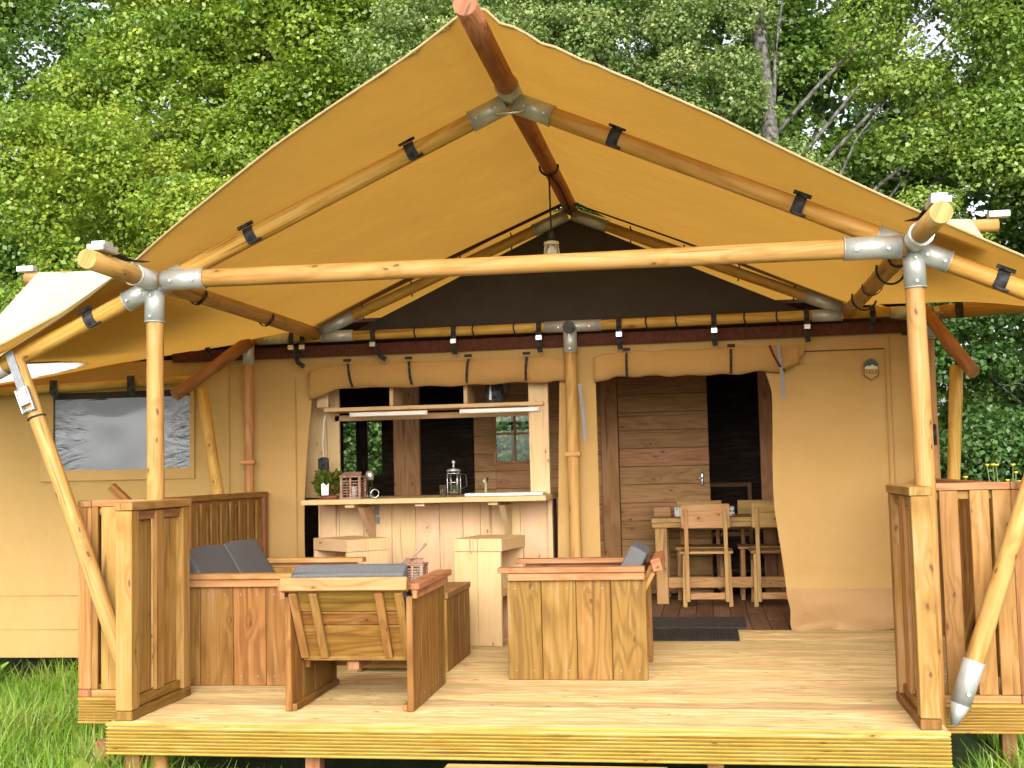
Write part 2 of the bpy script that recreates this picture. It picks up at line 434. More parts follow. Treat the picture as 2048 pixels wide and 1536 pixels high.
        for k in range(m - 1):
            L = (pts[k + 1] - pts[k]).length
            for i in range(nn):
                j = (i + 1) % nn
                s.face((o + k * nn + i, o + k * nn + j, o + (k + 1) * nn + j, o + (k + 1) * nn + i),
                       [(u, i * 0.03), (u, i * 0.03 + 0.03), (u + L, i * 0.03 + 0.03), (u + L, i * 0.03)], smooth and not flat)
            u += L
        for k, rev in ((0, True), (m - 1, False)):
            idx = [o + k * nn + i for i in range(nn)]
            s.face(tuple(reversed(idx)) if rev else tuple(idx), [(0, 0)] * nn)
        return s
    def lathe(s, c, prof, n=20, smooth=True):
        """prof: list of (radius, z) from the bottom up, around c"""
        o = len(s.v); c = Vector(c)
        for r, z in prof:
            for i in range(n):
                a = 2 * math.pi * i / n
                s.v.append((c.x + r * math.cos(a), c.y + r * math.sin(a), c.z + z))
        for k in range(len(prof) - 1):
            for i in range(n):
                j = (i + 1) % n
                s.face((o + k * n + i, o + k * n + j, o + (k + 1) * n + j, o + (k + 1) * n + i), [(0, 0), (0.01, 0), (0.01, 0.01), (0, 0.01)], smooth)
        if prof[0][0] > 1e-4: s.face(tuple(o + i for i in reversed(range(n))), [(0, 0)] * n)
        if prof[-1][0] > 1e-4: s.face(tuple(o + (len(prof) - 1) * n + i for i in range(n)), [(0, 0)] * n)
        return s
    def sheet(s, fn, nu, nv, uscale=1.0, vscale=1.0, skip=None, smooth=True):
        o = len(s.v)
        for j in range(nv + 1):
            for i in range(nu + 1):
                s.v.append(tuple(fn(i / nu, j / nv)))
        for j in range(nv):
            for i in range(nu):
                if skip and skip((i + .5) / nu, (j + .5) / nv): continue
                a = o + j * (nu + 1) + i
                s.face((a, a + 1, a + nu + 2, a + nu + 1),
                       [(i / nu * uscale, j / nv * vscale), ((i + 1) / nu * uscale, j / nv * vscale), ((i + 1) / nu * uscale, (j + 1) / nv * vscale), (i / nu * uscale, (j + 1) / nv * vscale)], smooth)
        return s
    def prism(s, pts, ext):
        """polygon (3-D points) extruded by vector ext"""
        o = len(s.v); n = len(pts); e = Vector(ext)
        for p in pts: s.v.append(tuple(p))
        for p in pts: s.v.append(tuple(Vector(p) + e))
        p0 = Vector(pts[0])
        q = lambda p: ((Vector(p) - p0).length, (Vector(p) - p0).z)
        s.face(tuple(reversed(range(o, o + n))), [q(p) for p in reversed(pts)])
        s.face(tuple(range(o + n, o + 2 * n)), [q(p) for p in pts])
        for i in range(n):
            j = (i + 1) % n
            L = (Vector(pts[j]) - Vector(pts[i])).length
            s.face((o + i, o + j, o + n + j, o + n + i), [(0, 0), (L, 0), (L, e.length), (0, e.length)])
        return s
    def mesh(s, name, mat, base=(0, 0, 0)):
        me = bpy.data.meshes.new(name)
        b = Vector(base)
        me.from_pydata([tuple(Vector(v) - b) for v in s.v], [], s.f)
        ul = me.uv_layers.new(name='UVMap')
        ul.data.foreach_set('uv', np.array(s.uv, dtype=np.float32).ravel())
        me.polygons.foreach_set('use_smooth', np.array(s.smooth, dtype=bool))
        me.materials.append(mat)
        me.update()
        return me

def root_loc(o):
    v = Vector((0, 0, 0))
    while o is not None:
        v += o.location; o = o.parent
    return v

def build(name, mb, mat, parent=None, label=None, local=False):
    """link the shapes of mb as one object; world coordinates unless local"""
    base = Vector((0, 0, 0)) if (parent is None or local) else root_loc(parent)
    # put the origin at the mesh's centre so that every part has its own place
    ctr = Vector(np.mean(np.array(mb.v), axis=0)) if len(mb.v) else Vector((0, 0, 0))
    me = mb.mesh(name, M[mat] if isinstance(mat, str) else mat, ctr)
    o = bpy.data.objects.new(name, me)
    COL.objects.link(o)
    o.location = ctr - base
    o.parent = parent
    if label: o['label'] = label
    return o

def thing(name, label, cat, loc=(0, 0, 0), rz=0.0, group=None):
    o = bpy.data.objects.new(name, None)
    COL.objects.link(o)
    o.empty_display_size = 0.1
    o.location = loc; o.rotation_euler = (0, 0, rz)
    o['label'] = label; o['category'] = cat
    if group: o['group'] = group
    return o

def tag(o, label, cat, group=None):
    o['label'] = label; o['category'] = cat
    if group: o['group'] = group
    return o

def struct(o):
    o['kind'] = 'structure'
    return o

def copy_tree(o, parent=None):
    c = o.copy(); COL.objects.link(c)
    if parent is not None: c.parent = parent
    for ch in list(o.children): copy_tree(ch, c)
    return c

def B(): return MB()

def part(parent, name, mat, *args, **kw):
    """one chamfered box as a part"""
    label = kw.pop('label', None); local = kw.pop('local', False)
    return build(name, MB().box(*args, **kw), mat, parent, label, local)

def ribbed_board(L, w=0.1375, t=0.028, n=7):
    """decking board along X, centred, ribs on +Z"""
    mb = MB()
    gd, gw = (0.008, 1.1) if t > 0.027 else (0.019, 1.45)
    prof = [(-w / 2, 0.0), (-w / 2, t - 0.004), (-w / 2 + 0.004, t)]
    pitch = (w - 0.02) / n
    for i in range(n):
        c = -w / 2 + 0.01 + pitch * (i + 0.5)
        k1, k2 = (0.0042, 0.0026) if t > 0.027 else (0.0036, 0.0030)
        prof += [(c - k1 * gw, t), (c - k2 * gw, t - gd), (c + k2 * gw, t - gd), (c + k1 * gw, t)]
    prof += [(w / 2 - 0.004, t), (w / 2, t - 0.004), (w / 2, 0.0)]
    m = len(prof)
    for x in (-L / 2, L / 2):
        for y, z in prof: mb.v.append((x, y, z - t))
    vv = [0]
    for i in range(1, m): vv.append(vv[-1] + math.hypot(prof[i][0] - prof[i - 1][0], prof[i][1] - prof[i - 1][1]))
    for i in range(m - 1):
        mb.face((i, m + i, m + i + 1, i + 1)[::-1], [(0, vv[i]), (L, vv[i]), (L, vv[i + 1]), (0, vv[i + 1])][::-1])
    mb.face((0, m - 1, 2 * m - 1, m)[::-1], [(0, 0), (0, w), (L, w), (L, 0)][::-1])
    mb.face(tuple(reversed(range(m))), [(0, p[0]) for p in reversed(prof)])
    mb.face(tuple(range(m, 2 * m)), [(0, p[0]) for p in prof])
    return mb

# ================================================================== GROUND
gm = MB()
def gfn(u, v):
    x, y = -80 + 160 * u, -40 + 160 * v
    d = max(abs(x), abs(y - 2))
    h = 0.05 * mnoise.noise(Vector((x * 0.35, y * 0.35, 0))) if d < 12 else 0.0
    return (x, y, -0.45 + h)
gm.sheet(gfn, 160, 160, 160, 160)
ground = struct(build('ground', gm, 'ground'))

# ================================================================== DECK
deck = thing('timber_deck', 'pale ribbed timber deck on short posts in front of the tent', 'deck', (0, 1.5, -0.45))
def lay_board(mesh, x, y, z, rot=(0, 0, 0), name='deck_board', parent=deck):
    o = bpy.data.objects.new(name, mesh); COL.objects.link(o)
    o.parent = parent; o.location = Vector((x, y, z)) - root_loc(parent); o.rotation_euler = rot
    return o
mS = ribbed_board(3.70).mesh('deck_board', M['deck'])
mW = ribbed_board(4.72).mesh('deck_board', M['deck'])
y = 0.07 + 0.004
rr = random.Random(3)
for i in range(21):
    yc = 0.072 + i * 0.1455
    dz = rr.uniform(-0.0015, 0.0015)
    lay_board(mS if yc < 0.66 else mW, rr.uniform(-0.004, 0.004), yc, dz)
mF = ribbed_board(3.712, 0.143, 0.026, 8).mesh('fascia_board', M['fascia'])
lay_board(mF, 0, -0.001, -0.0745, (R(90), 0, 0), 'fascia_board')
mG = ribbed_board(0.505, 0.132, 0.026, 8).mesh('fascia_board', M['fascia'])
for sx in (-1, 1):
    lay_board(mG, sx * 2.108, 0.655, -0.083, (R(90), 0, 0), 'fascia_board')
for x, yy, mt in ((-2.03, 0.32, 'rail_dark'), (-1.77, 0.12, 'rail_dark'), (-0.9, 0.12, 'rail_dark'), (0.9, 0.12, 'rail_dark'), (1.7, 0.12, 'rail_dark'), (2.28, 0.9, 'rail_dark'), (-2.28, 1.9, 'rail_dark')):
    part(deck, 'support_post', mt, x - 0.035, x + 0.035, yy - 0.035, yy + 0.035, -0.5, -0.152, grain='z')
build('support_post', B().pole((-1.655, 0.13, -0.5), (-1.655, 0.13, -0.152), 0.04), 'rail', deck)
for yy in (0.35, 1.2, 2.1, 2.9):
    part(deck, 'joist', 'rail_dark', -1.84, 1.84, yy - 0.02, yy + 0.02, -0.14, -0.03, grain='x')

step = thing('wooden_step', 'pale wooden step of planks below the front edge of the deck', 'step', (0.23, -0.25, -0.45))
for y0, y1 in ((-0.44, -0.30), (-0.294, -0.155), (-0.149, -0.03)):
    part(step, 'plank', 'deck', -0.25, 0.70, y0, y1, -0.182, -0.153)
for sx in (-0.19, 0.62):
    part(step, 'side_board', 'deck', sx, sx + 0.03, -0.42, -0.04, -0.46, -0.184, grain='y')

# ================================================================== RAILINGS
def railing(sx, label):
    """return panel + wing panel + side panel of one corner (sx = -1 left, +1 right)"""
    t = thing('deck_railing', label, 'railing', (sx * 2.0, 0.4, 0.0))
    def p(name, mat, xa, xb, y0, y1, z0, z1, grain, lab=None):
        x0, x1 = sorted((sx * xa, sx * xb))
        return part(t, name, mat, x0, x1, y0, y1, z0, z1, grain=grain, label=lab)
    # return panel, running back from the front corner
    p('corner_post', 'rail', 1.745, 1.825, 0.03, 0.11, 0.045, 0.962, 'z')
    p('bottom_plate', 'chair', 1.742, 1.828, 0.028, 0.672, 0.0, 0.043, 'y')
    p('cap_rail', 'rail', 1.738, 1.832, 0.026, 0.676, 0.964, 1.002, 'y')
    p('lower_rail', 'chair', 1.762, 1.812, 0.112, 0.585, 0.047, 0.092, 'y')
    p('upper_rail', 'rail_dark', 1.762, 1.812, 0.112, 0.585, 0.915, 0.960, 'y')
    p('slat', 'rail', 1.786, 1.806, 0.118, 0.174, 0.094, 0.913, 'z')
    p('slat', 'rail', 1.786, 1.806, 0.178, 0.318, 0.094, 0.913, 'z')
    p('slat', 'rail', 1.752, 1.772, 0.300, 0.385, 0.094, 0.958, 'z')
    p('slat', 'rail', 1.772, 1.792, 0.392, 0.560, 0.094, 0.913, 'z')
    p('end_post', 'rail', 1.745, 1.815, 0.588, 0.668, 0.045, 0.962, 'z')
    # wing panel, facing the viewer
    p('bottom_plate', 'chair_pink', 1.83, 2.298, 0.678, 0.748, -0.016, 0.020, 'x')
    p('plate_end', 'rail_dark', 2.300, 2.372, 0.676, 0.75, -0.017, 0.021, 'y')
    p('cap_rail', 'chair_pink', 1.834, 2.296, 0.676, 0.752, 0.968, 1.002, 'x')
    p('cap_end', 'rail_dark', 2.298, 2.374, 0.674, 0.754, 0.967, 1.003, 'y')
    p('upper_rail', 'rail', 1.83, 2.298, 0.702, 0.742, 0.925, 0.966, 'x')
    p('outer_post', 'rail', 2.300, 2.372, 0.680, 0.750, 0.023, 0.965, 'z')
    xs = ((1.85, 1.925), (1.978, 2.062), (2.115, 2.200), (2.215, 2.298)) if sx > 0 else ((1.85, 1.96), (1.975, 2.095), (2.105, 2.244), (2.263, 2.298))
    for a, b in xs[(1 if sx > 0 else 0):]:
        p('slat', 'rail', a, b, 0.679, 0.700, 0.022, 0.966, 'z')
    # side panel, running back to the tent; its shade is put into darker pines
    p('cap_rail', 'chair' if sx < 0 else 'chair_pink', 2.298, 2.372, 0.756, 3.26, 0.955, 0.992, 'y')
    p('upper_rail', 'rail_dark', 2.318, 2.352, 0.756, 3.18, 0.895, 0.953, 'y')
    p('lower_rail', 'rail_dark', 2.318, 2.352, 0.756, 3.18, 0.06, 0.115, 'y')
    p('end_post', 'rail_dark', 2.300, 2.370, 3.182, 3.255, 0.0, 0.953, 'z')
    k = 0
    yy = 0.79
    while yy < 3.12:
        p('slat', ('chair', 'rail')[k % 2], 2.298 if k % 2 == 0 else 2.354, 2.316 if k % 2 == 0 else 2.372, yy, yy + 0.085, 0.03, 0.94, 'z')
        yy += 0.082 if k % 2 == 0 else 0.078
        k += 1
    # diagonal brace
    if sx > 0:
        build('brace', B().beam((2.28, 0.85, 0.92), (2.28, 1.75, 0.12), 0.05, 0.02, (0, 0, 1)), 'rail', t)
    else:
        build('brace', B().beam((-2.62, 1.5, 1.07), (-2.40, 1.56, 0.85), 0.05, 0.045, (0, 1, 0)), 'chair', t)
    return t
railing(-1, 'wooden slatted railing at the left end of the deck, beside the grey sofa')
railing(1, 'wooden slatted railing at the right end of the deck behind the steel shod prop')

# ================================================================== TENT
tent = thing('safari_tent', 'large sand coloured canvas safari tent with round pole frame and open front', 'tent', (0, 3.3, 0))
EX, EZ, AZ = 1.9, 2.13, 2.975
def raf_z(x): return 2.955 - 0.447 * abs(x)
def pole(name, mat, a, b, r, r2=None, seg=8, wob=0.0018, label=None):
    return build(name, B().pole(a, b, r, r2, 18, wob, seg), mat, tent, label)
def sleeve(parent, a, b, r, mat='steel'):
    mb = B().pole(a, b, r, None, 20, 0, 1, True)
    A, Bv = Vector(a), Vector(b); d = (Bv - A).normalized()
    mb.pole(Bv - d * 0.004, Bv + d * 0.001, r + 0.003, None, 20)
    # two screws
    for f in (0.25, 0.8):
        c = A.lerp(Bv, f) + Vector((0, -r * 0.98, -r * 0.25))
        mb.pole(c, c + Vector((0, -0.008, 0)), 0.007, None, 8)
    return build('sleeve', mb, mat, parent)
# front posts
for sx in (-1, 1):
    po = pole('front_post', 'pole', (sx * 1.905, 0.6, -0.45), (sx * 1.9, 0.6, 2.08), 0.045)
    sleeve(po, (sx * 1.9, 0.6, 2.12), (sx * 1.904, 0.6, 1.92), 0.051)
    ra = pole('rafter', 'pole_gold', (sx * 0.03, 0.6, raf_z(0.03)), (sx * 2.75, 0.6, raf_z(2.75)), 0.045)
    x1, x2 = 0.03, 0.205
    sleeve(ra, (sx * x1, 0.6, raf_z(x1)), (sx * x2, 0.6, raf_z(x2)), 0.053)
    sleeve(ra, (sx * 1.88, 0.6, raf_z(1.88)), (sx * 1.74, 0.6, raf_z(1.74)), 0.053)
    sleeve(ra, (sx * 1.92, 0.6, raf_z(1.92)), (sx * 2.06, 0.6, raf_z(2.06)), 0.053)
    ea = pole('eave_pole', 'pole', (sx * 1.9, -0.10, EZ + 0.005), (sx * 1.9, 3.22, EZ + 0.01), 0.047)
    sleeve(ea, (sx * 1.9, 0.72, EZ + 0.005), (sx * 1.9, 0.36, EZ + 0.005), 0.054)
    # tensioner on the pole tip
    tn = B()
    tn.box(sx * 1.9 - 0.03, sx * 1.9 + 0.055, -0.05, 0.10, EZ + 0.055, EZ + 0.085, 'y')
    tn.box(sx * 1.9 - 0.022, sx * 1.9 + 0.045, -0.02, 0.07, EZ + 0.086, EZ + 0.105, 'y')
    build('tensioner', tn, 'steel', ea)
    build('strap', B().tube([(sx * 1.9, 0.08, EZ + 0.075), (sx * 1.9, 0.3, EZ + 0.066), (sx * 1.86, 0.42, EZ + 0.075)], 0, flat=(0.05, 0.004, (1, 0, 0))), 'black', ea)
    # ring straps under the eave pole
    for yy in ((1.12, 2.18) if sx < 0 else (0.98, 2.0)):
        pts = [(sx * 1.9 + 0.056 * math.cos(a), yy + 0.02 * math.sin(a * 2), EZ + 0.008 + 0.056 * math.sin(a)) for a in [math.pi * (0.95 + 1.15 * i / 12) for i in range(13)]]
        build('ring_strap', B().tube(pts, 0, flat=(0.028, 0.004, (0, 1, 0))), 'black', ea)
        if sx > 0:
            hk = [(1.85 + 0.07 * math.cos(a), yy - 0.02, EZ - 0.06 + 0.075 * math.sin(a)) for a in [math.pi * (0.9 + 1.0 * i / 10) for i in range(11)]]
            build('hook', B().tube(hk, 0.006), 'black', ea)
    # long outer prop
    top, foot = ((-2.68, 0.58, 1.77), (-1.985, 0.57, -0.02)) if sx < 0 else ((2.64, 0.58, 1.77), (1.995, 0.50, 0.02))
    pr = pole('prop_pole', 'pole', top, foot, 0.042)
    T, F = Vector(top), Vector(foot); dd = (F - T).normalized()
    if sx > 0:
        ft = B()
        ft.pole(F - dd * 0.20, F, 0.05, 0.046, 18)
        ft.pole(F, F + dd * 0.10, 0.044, 0.018, 18)
        ft.pole(F + Vector((0.0, -0.05, 0.0)) - dd * 0.14, F + Vector((0, -0.058, 0)) - dd * 0.14, 0.009, None, 8)
        ft.pole(F + Vector((0.01, -0.048, 0.0)) - dd * 0.05, F + Vector((0.01, -0.056, 0)) - dd * 0.05, 0.009, None, 8)
        build('steel_foot', ft, 'steel', pr)
    else:
        e = B()
        e.pole((-2.75, 0.6, raf_z(2.75)), (-2.93, 0.6, raf_z(2.93)), 0.054, None, 18)
        build('sleeve', e, 'steel', pr)
        s0 = T + Vector((0, -0.047, 0)) - dd * 0.02
        build('strap', B().tube([s0, s0 + dd * 0.22], 0, flat=(0.045, 0.004, (1, 0, 0.35))), 'grey_strap', pr)
        rb = B()
        c = s0 + dd * 0.27
        sd_ = Vector((1, 0, 0.38)).normalized()
        for k in (-1, 1):
            rb.beam(c - dd * 0.06 + sd_ * 0.033 * k, c + dd * 0.07 + sd_ * 0.033 * k, 0.008, 0.03, sd_)
        for q in (-0.055, 0.0, 0.06):
            rb.pole(c + dd * q - sd_ * 0.035, c + dd * q + sd_ * 0.035, 0.012, None, 10)
        rb.beam(c - dd * 0.05 + Vector((0, -0.012, 0)), c + dd * 0.03 + Vector((0, -0.012, 0)), 0.05, 0.006, sd_)
        build('ratchet_buckle', rb, 'bright_steel', pr)
        pts = []
        for i in range(13):
            a = 2 * math.pi * i / 12
            pts.append(T + dd * 0.35 + (sd_ * math.cos(a) + Vector((0, 1, 0)) * math.sin(a)) * 0.045)
        build('strap', B().tube(pts, 0.005), 'black', pr)
cb = pole('cross_beam', 'pole', (-1.84, 0.56, 2.132), (1.86, 0.56, 2.112), 0.046)
sleeve(cb, (-1.83, 0.56, 2.132), (-1.61, 0.56, 2.131), 0.053)
sleeve(cb, (1.84, 0.56, 2.112), (1.58, 0.56, 2.114), 0.055)
rp = pole('ridge_pole', 'pole_red', (0, -0.56, 3.005), (0, 3.3, 2.985), 0.05)
sleeve(rp, (0, 0.70, 2.99), (0, 0.47, 2.995), 0.058)
build('pin', B().tube([(-0.08, 0.56, 2.885), (-0.06, 0.545, 2.878), (0.05, 0.545, 2.880), (0.075, 0.56, 2.89)], 0.006), 'bright_steel', rp)
# rear frame, in front of the canvas wall
bb = pole('wall_beam', 'pole_gold', (-2.45, 3.22, 2.118), (2.45, 3.22, 2.125), 0.036)
for xa, xb in ((-1.62, -1.86), (-2.05, -2.34), (-0.2, 0.2), (1.66, 1.86), (2.18, 2.32)):
    sleeve(bb, (xa, 3.22, 2.12), (xb, 3.22, 2.12), 0.042)
for sx in (-1, 1):
    br = pole('rear_rafter', 'pole_gold', (sx * 0.02, 3.22, 2.925), (sx * 1.88, 3.22, 2.155), 0.038)
    f = lambda q: (sx * (0.02 + 1.86 * q), 3.22, 2.925 - 0.77 * q)
    sleeve(br, f(0.0), f(0.13), 0.045); sleeve(br, f(1.0), f(0.86), 0.045)
    build('brown_strip', B().sheet(lambda u, v: (sx * (0.05 + 1.85 * u), 3.20 - 0.14 * v, 2.985 - 0.77 * u - 0.012 * v), 10, 2), 'brown', br)
    for q in (0.22, 0.42, 0.62, 0.82):
        c = Vector(f(q))
        pts = [c + Vector((0.008 * math.sin(a), -0.046 * math.cos(a * 0.5 + 0.4), 0.055 - 0.11 * i / 8)) for i, a in enumerate([0.5 * k for k in range(9)])]
        build('tie_cord', B().tube(pts, 0.005, 6), 'black', br)
for x, r in ((-2.42, 0.036), (-0.02, 0.042), (2.42, 0.036)):
    po = pole('rear_post', 'pole', (x, 3.2, 0.0), (x, 3.2, 2.07), r)
    sleeve(po, (x, 3.2, 2.11), (x, 3.2, 1.93), r + 0.007)
    if x < 0.5:
        build('collar', B().box(x - 0.055, x + 0.055, 3.15, 3.2, 1.195, 1.225), 'pole', po)
    if abs(x) < 0.1:
        build('end_cap', B().pole((x, 3.12, 2.105), (x, 3.2, 2.105), 0.044, None, 20), 'rubber', po)
    if x > 2:
        part(po, 'switch_box', 'black', x - 0.055, x + 0.01, 3.13, 3.17, 1.21, 1.35)
# corner poles and their props
for sx, a, b, pa, pb in ((-1, (-2.40, 3.16, 2.10), (-2.80, 2.76, 1.69), (-2.655, 2.89, 1.74), (-2.40, 2.93, 0.02)), (1, (2.42, 3.16, 2.08), (2.60, 2.74, 1.66), (2.53, 2.90, 1.72), (2.42, 2.93, 0.02))):
    pole('corner_pole', 'pole_red', a, b, 0.045)
    pole('corner_prop', 'pole_gold', pa, pb, 0.042)
ob = pole('outer_beam', 'pole', (2.50, 3.22, 2.11), (3.3, 3.22, 2.135), 0.048)
sleeve(ob, (2.46, 3.22, 2.11), (2.66, 3.22, 2.115), 0.04)
build('strap', B().tube([(2.62, 3.16, 2.19), (2.62, 3.155, 2.06)], 0, flat=(0.05, 0.005, (1, 0, 0))), 'black', ob)
lb = pole('side_beam', 'pole_gold', (-4.8, 3.24, 1.79), (-2.86, 3.24, 1.845), 0.033)
for x in (-4.5, -3.98, -3.35):
    build('strap', B().tube([(x, 3.195, 1.87 + 0.02 * (x + 4)), (x, 3.19, 1.78), (x + 0.03, 3.2, 1.74)], 0, flat=(0.06, 0.005, (1, 0, 0))), 'black', lb)
for sx, xa, xb, yy, zz in ((-1, -2.9, -3.19, 1.52, 2.355), (1, 2.3, 2.505, 1.52, 2.37)):
    sp = pole('outrigger_pole', 'pole', (xa, yy, zz), (xb, yy, zz), 0.034, seg=3)
    build('tensioner', B().box(xb - 0.05, xb + 0.06, yy - 0.03, yy + 0.03, zz + 0.04, zz + 0.075), 'steel', sp)

# canvas roof
def wob(x, y, z, s, a):
    return a * mnoise.noise(Vector((x * s, y * s, z * s)))
def front_edge(ax, sx=1):
    pts = [(0, -0.42), (0.9, -0.10), (1.85, 0.34), (2.3, 0.44), (3.4, 0.56)] if sx > 0 else [(0, -0.42), (0.9, -0.10), (1.85, 0.36), (2.15, 0.57), (3.4, 0.62), (6, 0.62)]
    for (a, ya), (b, yb) in zip(pts, pts[1:]):
        if ax <= b: return ya + (yb - ya) * (ax - a) / (b - a)
    return pts[-1][1]
def smooth_edge(ax, sx=1):
    return sum(front_edge(max(0, ax + d), sx) for d in (-0.25, -0.12, 0, 0.12, 0.25)) / 5
def roof_pt(sx, ax, v, lift=0.0):
    y = smooth_edge(ax, sx) + (3.36 - smooth_edge(ax, sx)) * v
    fz = 3.012 - 0.447 * min(ax, 2.8) - 0.03 * max(0, ax - 2.8)
    zf = fz + 0.05 * max(0, 1 - v * 5) * min(1, ax)
    if ax > 1.95:
        rear = (2.19 - 0.13 * (ax - 1.95)) if sx < 0 else (2.19 - 0.01 * (ax - 1.95))
        zz = zf + (rear - fz) * max(0, (y - 0.6) / 2.7)
    else:
        zz = zf + 0.012 * v
    fl = 1 if ax < 1.9 else 1.5
    ridge = 0.04 * math.exp(-((ax) / 0.18) ** 2)
    pleat = 0.020 * math.sin(ax * 40) * math.exp(-ax / 0.26) * max(0, 1 - v * 2.6)
    zz += ridge + pleat + wob(ax * sx * 0.7, y * 0.6, 0.3, 1.5, 0.009 * fl) + lift
    return (sx * ax, y, zz)
for sx in (-1, 1):
    mx = 4.7 if sx < 0 else 3.35
    def in_oval(u, v):
        ax = mx * u; e = smooth_edge(ax, sx); yy = e + (3.36 - e) * v
        return sx < 0 and ((ax - 4.05) / 0.80) ** 2 + ((yy - 1.85) / 1.17) ** 2 < 1
    mb = B().sheet(lambda u, v: roof_pt(sx, mx * u, v), 90, 44, 5, 3, skip=in_oval)
    if sx < 0: mb.f = [tuple(reversed(f)) for f in mb.f]
    rc = build('roof_canvas', mb, 'roof', tent)
    pts = [Vector(roof_pt(sx, mx * i / 60, 0.0)) + Vector((0, -0.004, 0.004)) for i in range(61)]
    build('hem', B().tube(pts, 0.007, 8), 'hem', rc)
# cream fly sheets above the side roofs
def quad(a, b, c, d, amp=0.02):
    a, b, c, d = map(Vector, (a, b, c, d))
    def f(u, v):
        p = (a * (1 - u) + b * u) * (1 - v) + (d * (1 - u) + c * u) * v
        p.z += wob(p.x, p.y, 1.1, 1.2, amp) - 0.03 * math.sin(math.pi * u) * math.sin(math.pi * v)
        return p
    return f
FL = [(-1.96, 0.50, 2.19), (-2.95, 0.52, 1.745), (-3.12, 1.5, 2.385), (-1.96, 1.5, 2.42)]
fly = build('fly_sheet', B().sheet(lambda u, v: quad((-1.96, 0.44, 2.19), (-3.3, 0.53, 1.43), (-3.10, 1.5, 2.385), (-1.96, 1.5, 2.40))(u, v), 24, 16, 2, 1), 'fly', tent)
fly2 = build('fly_sheet', B().sheet(lambda u, v: quad((1.96, 0.5, 2.20), (2.22, 0.5, 2.09), (2.36, 1.5, 2.40), (1.96, 1.5, 2.42))(u, v), 10, 14, 1, 1), 'fly', tent)
# white translucent oval closing a hole in the side roof
ov = MB(); nO = 40
ov.v.append((0, 0, 0))
def on_roof(ax, y):
    e = smooth_edge(ax, -1); return roof_pt(-1, ax, (y - e) / (3.36 - e), -0.012)
OC, OA, OB = (4.05, 1.85), 0.86, 1.25
ov.v[0] = on_roof(*OC)
for k in (0.33, 0.66, 1.0):
    for i in range(nO):
        a = 2 * math.pi * i / nO
        ov.v.append(on_roof(OC[0] + OA * k * math.cos(a), OC[1] + OB * k * math.sin(a)))
for i in range(nO):
    j = (i + 1) % nO
    ov.face((0, 1 + i, 1 + j), [(0, 0)] * 3, True)
    for k in range(2):
        ov.face((1 + k * nO + i, 1 + (k + 1) * nO + i, 1 + (k + 1) * nO + j, 1 + k * nO + j), [(0, 0)] * 4, True)
build('oval_panel', ov, 'white_oval', tent)
# straps hooked round the front rafters
for x in (-2.25, -1.365, -0.51, 0.511, 1.379, 2.28):
    z = raf_z(x); sl = -0.447 if x > 0 else 0.447
    sb = B()
    n_ = Vector((-sl, 0, 1)).normalized()
    c = Vector((x, 0.6, z))
    al = Vector((1, 0, sl)).normalized()
    sb.beam(c + n_ * 0.052 - al * 0.045 + Vector((0, -0.045, 0)), c + n_ * 0.052 + al * 0.045 + Vector((0, -0.045, 0)), 0.012, 0.02, (0, 1, 0))
    pts = [c + n_ * (0.05 * math.cos(a)) + Vector((0, -0.05 * math.sin(a), 0)) for a in [0.5 + 2.0 * i / 8 for i in range(9)]]
    sb.tube(pts, 0, flat=(0.055, 0.006, al))
    sb.beam(pts[-1] - al * 0.02, pts[-1] + al * 0.05, 0.02, 0.012, (0, 1, 0))
    build('rafter_strap', sb, 'black', tent)
# dark gable panel
gb = B()
gb.sheet(lambda u, v: (-1.62 + 3.24 * u, 3.262 + wob(u * 4, v, 2, 2, 0.012), 2.155 + v * max(0.002, 0.76 * (1 - abs(2 * u - 1)) * 0.985)), 40, 10, 3, 1)
build('gable_panel', gb, 'gable', tent)
# brown webbing band and buckled straps below the beam
build('webbing_band', B().sheet(lambda u, v: (-3.05 + 5.42 * u, 3.268 - 0.01 * math.sin(v * 3.1), 1.985 + 0.085 * v - 0.012 * (1 - u)), 30, 3), 'brown', tent)
for x, ln, ty in ((-2.73, .10, 2), (-2.08, .20, 1), (-1.995, .10, 0), (-1.46, .17, 1), (-0.86, .15, 0), (-0.24, .16, 0), (0.33, .16, 0), (0.99, .16, 0), (1.62, .16, 0), (2.06, .10, 2)):
    sb = B()
    yy = 3.17
    sb.tube([(x, 3.2, 2.165), (x, yy, 2.13), (x, yy, 2.06), (x + (0.05 if ty == 1 else 0.0), yy + 0.02, 2.13 - ln), (x + (0.09 if ty == 1 else 0.005), yy + 0.03, 2.10 - ln)], 0, flat=(0.036, 0.006, (1, 0, 0)))
    st = build('buckle_strap', sb, 'black', tent)
    if ty != 2:
        build('buckle', B().box(x - 0.022, x + 0.022, yy - 0.014, yy - 0.005, 2.025, 2.06), 'bright_steel', st)
for x in (-1.15, -0.72, -0.42, 0.52, 0.73, 1.2, 1.42):
    build('tie_cord', B().tube([(x, 3.2, 2.165), (x - 0.004, 3.178, 2.12), (x + 0.012, 3.19, 2.06)], 0.006, 6), 'black', tent)
build('drop_plate', B().box(2.25, 2.36, 3.2, 3.24, 1.965, 1.985), 'black', tent)

# canvas walls
YW = 3.3
def wall_fn(x0, x1, z0, z1, amp=0.02, s=1.4, y=YW, lx0=None, lx1=None):
    def f(u, v):
        xa = x0 if lx0 is None else lx0(v); xb = x1 if lx1 is None else lx1(v)
        x = xa + (xb - xa) * u; z = z0 + (z1 - z0) * v
        return (x, y + wob(x * 1.4, z * 0.5, 5, s, amp), z)
    return f
cw = B()
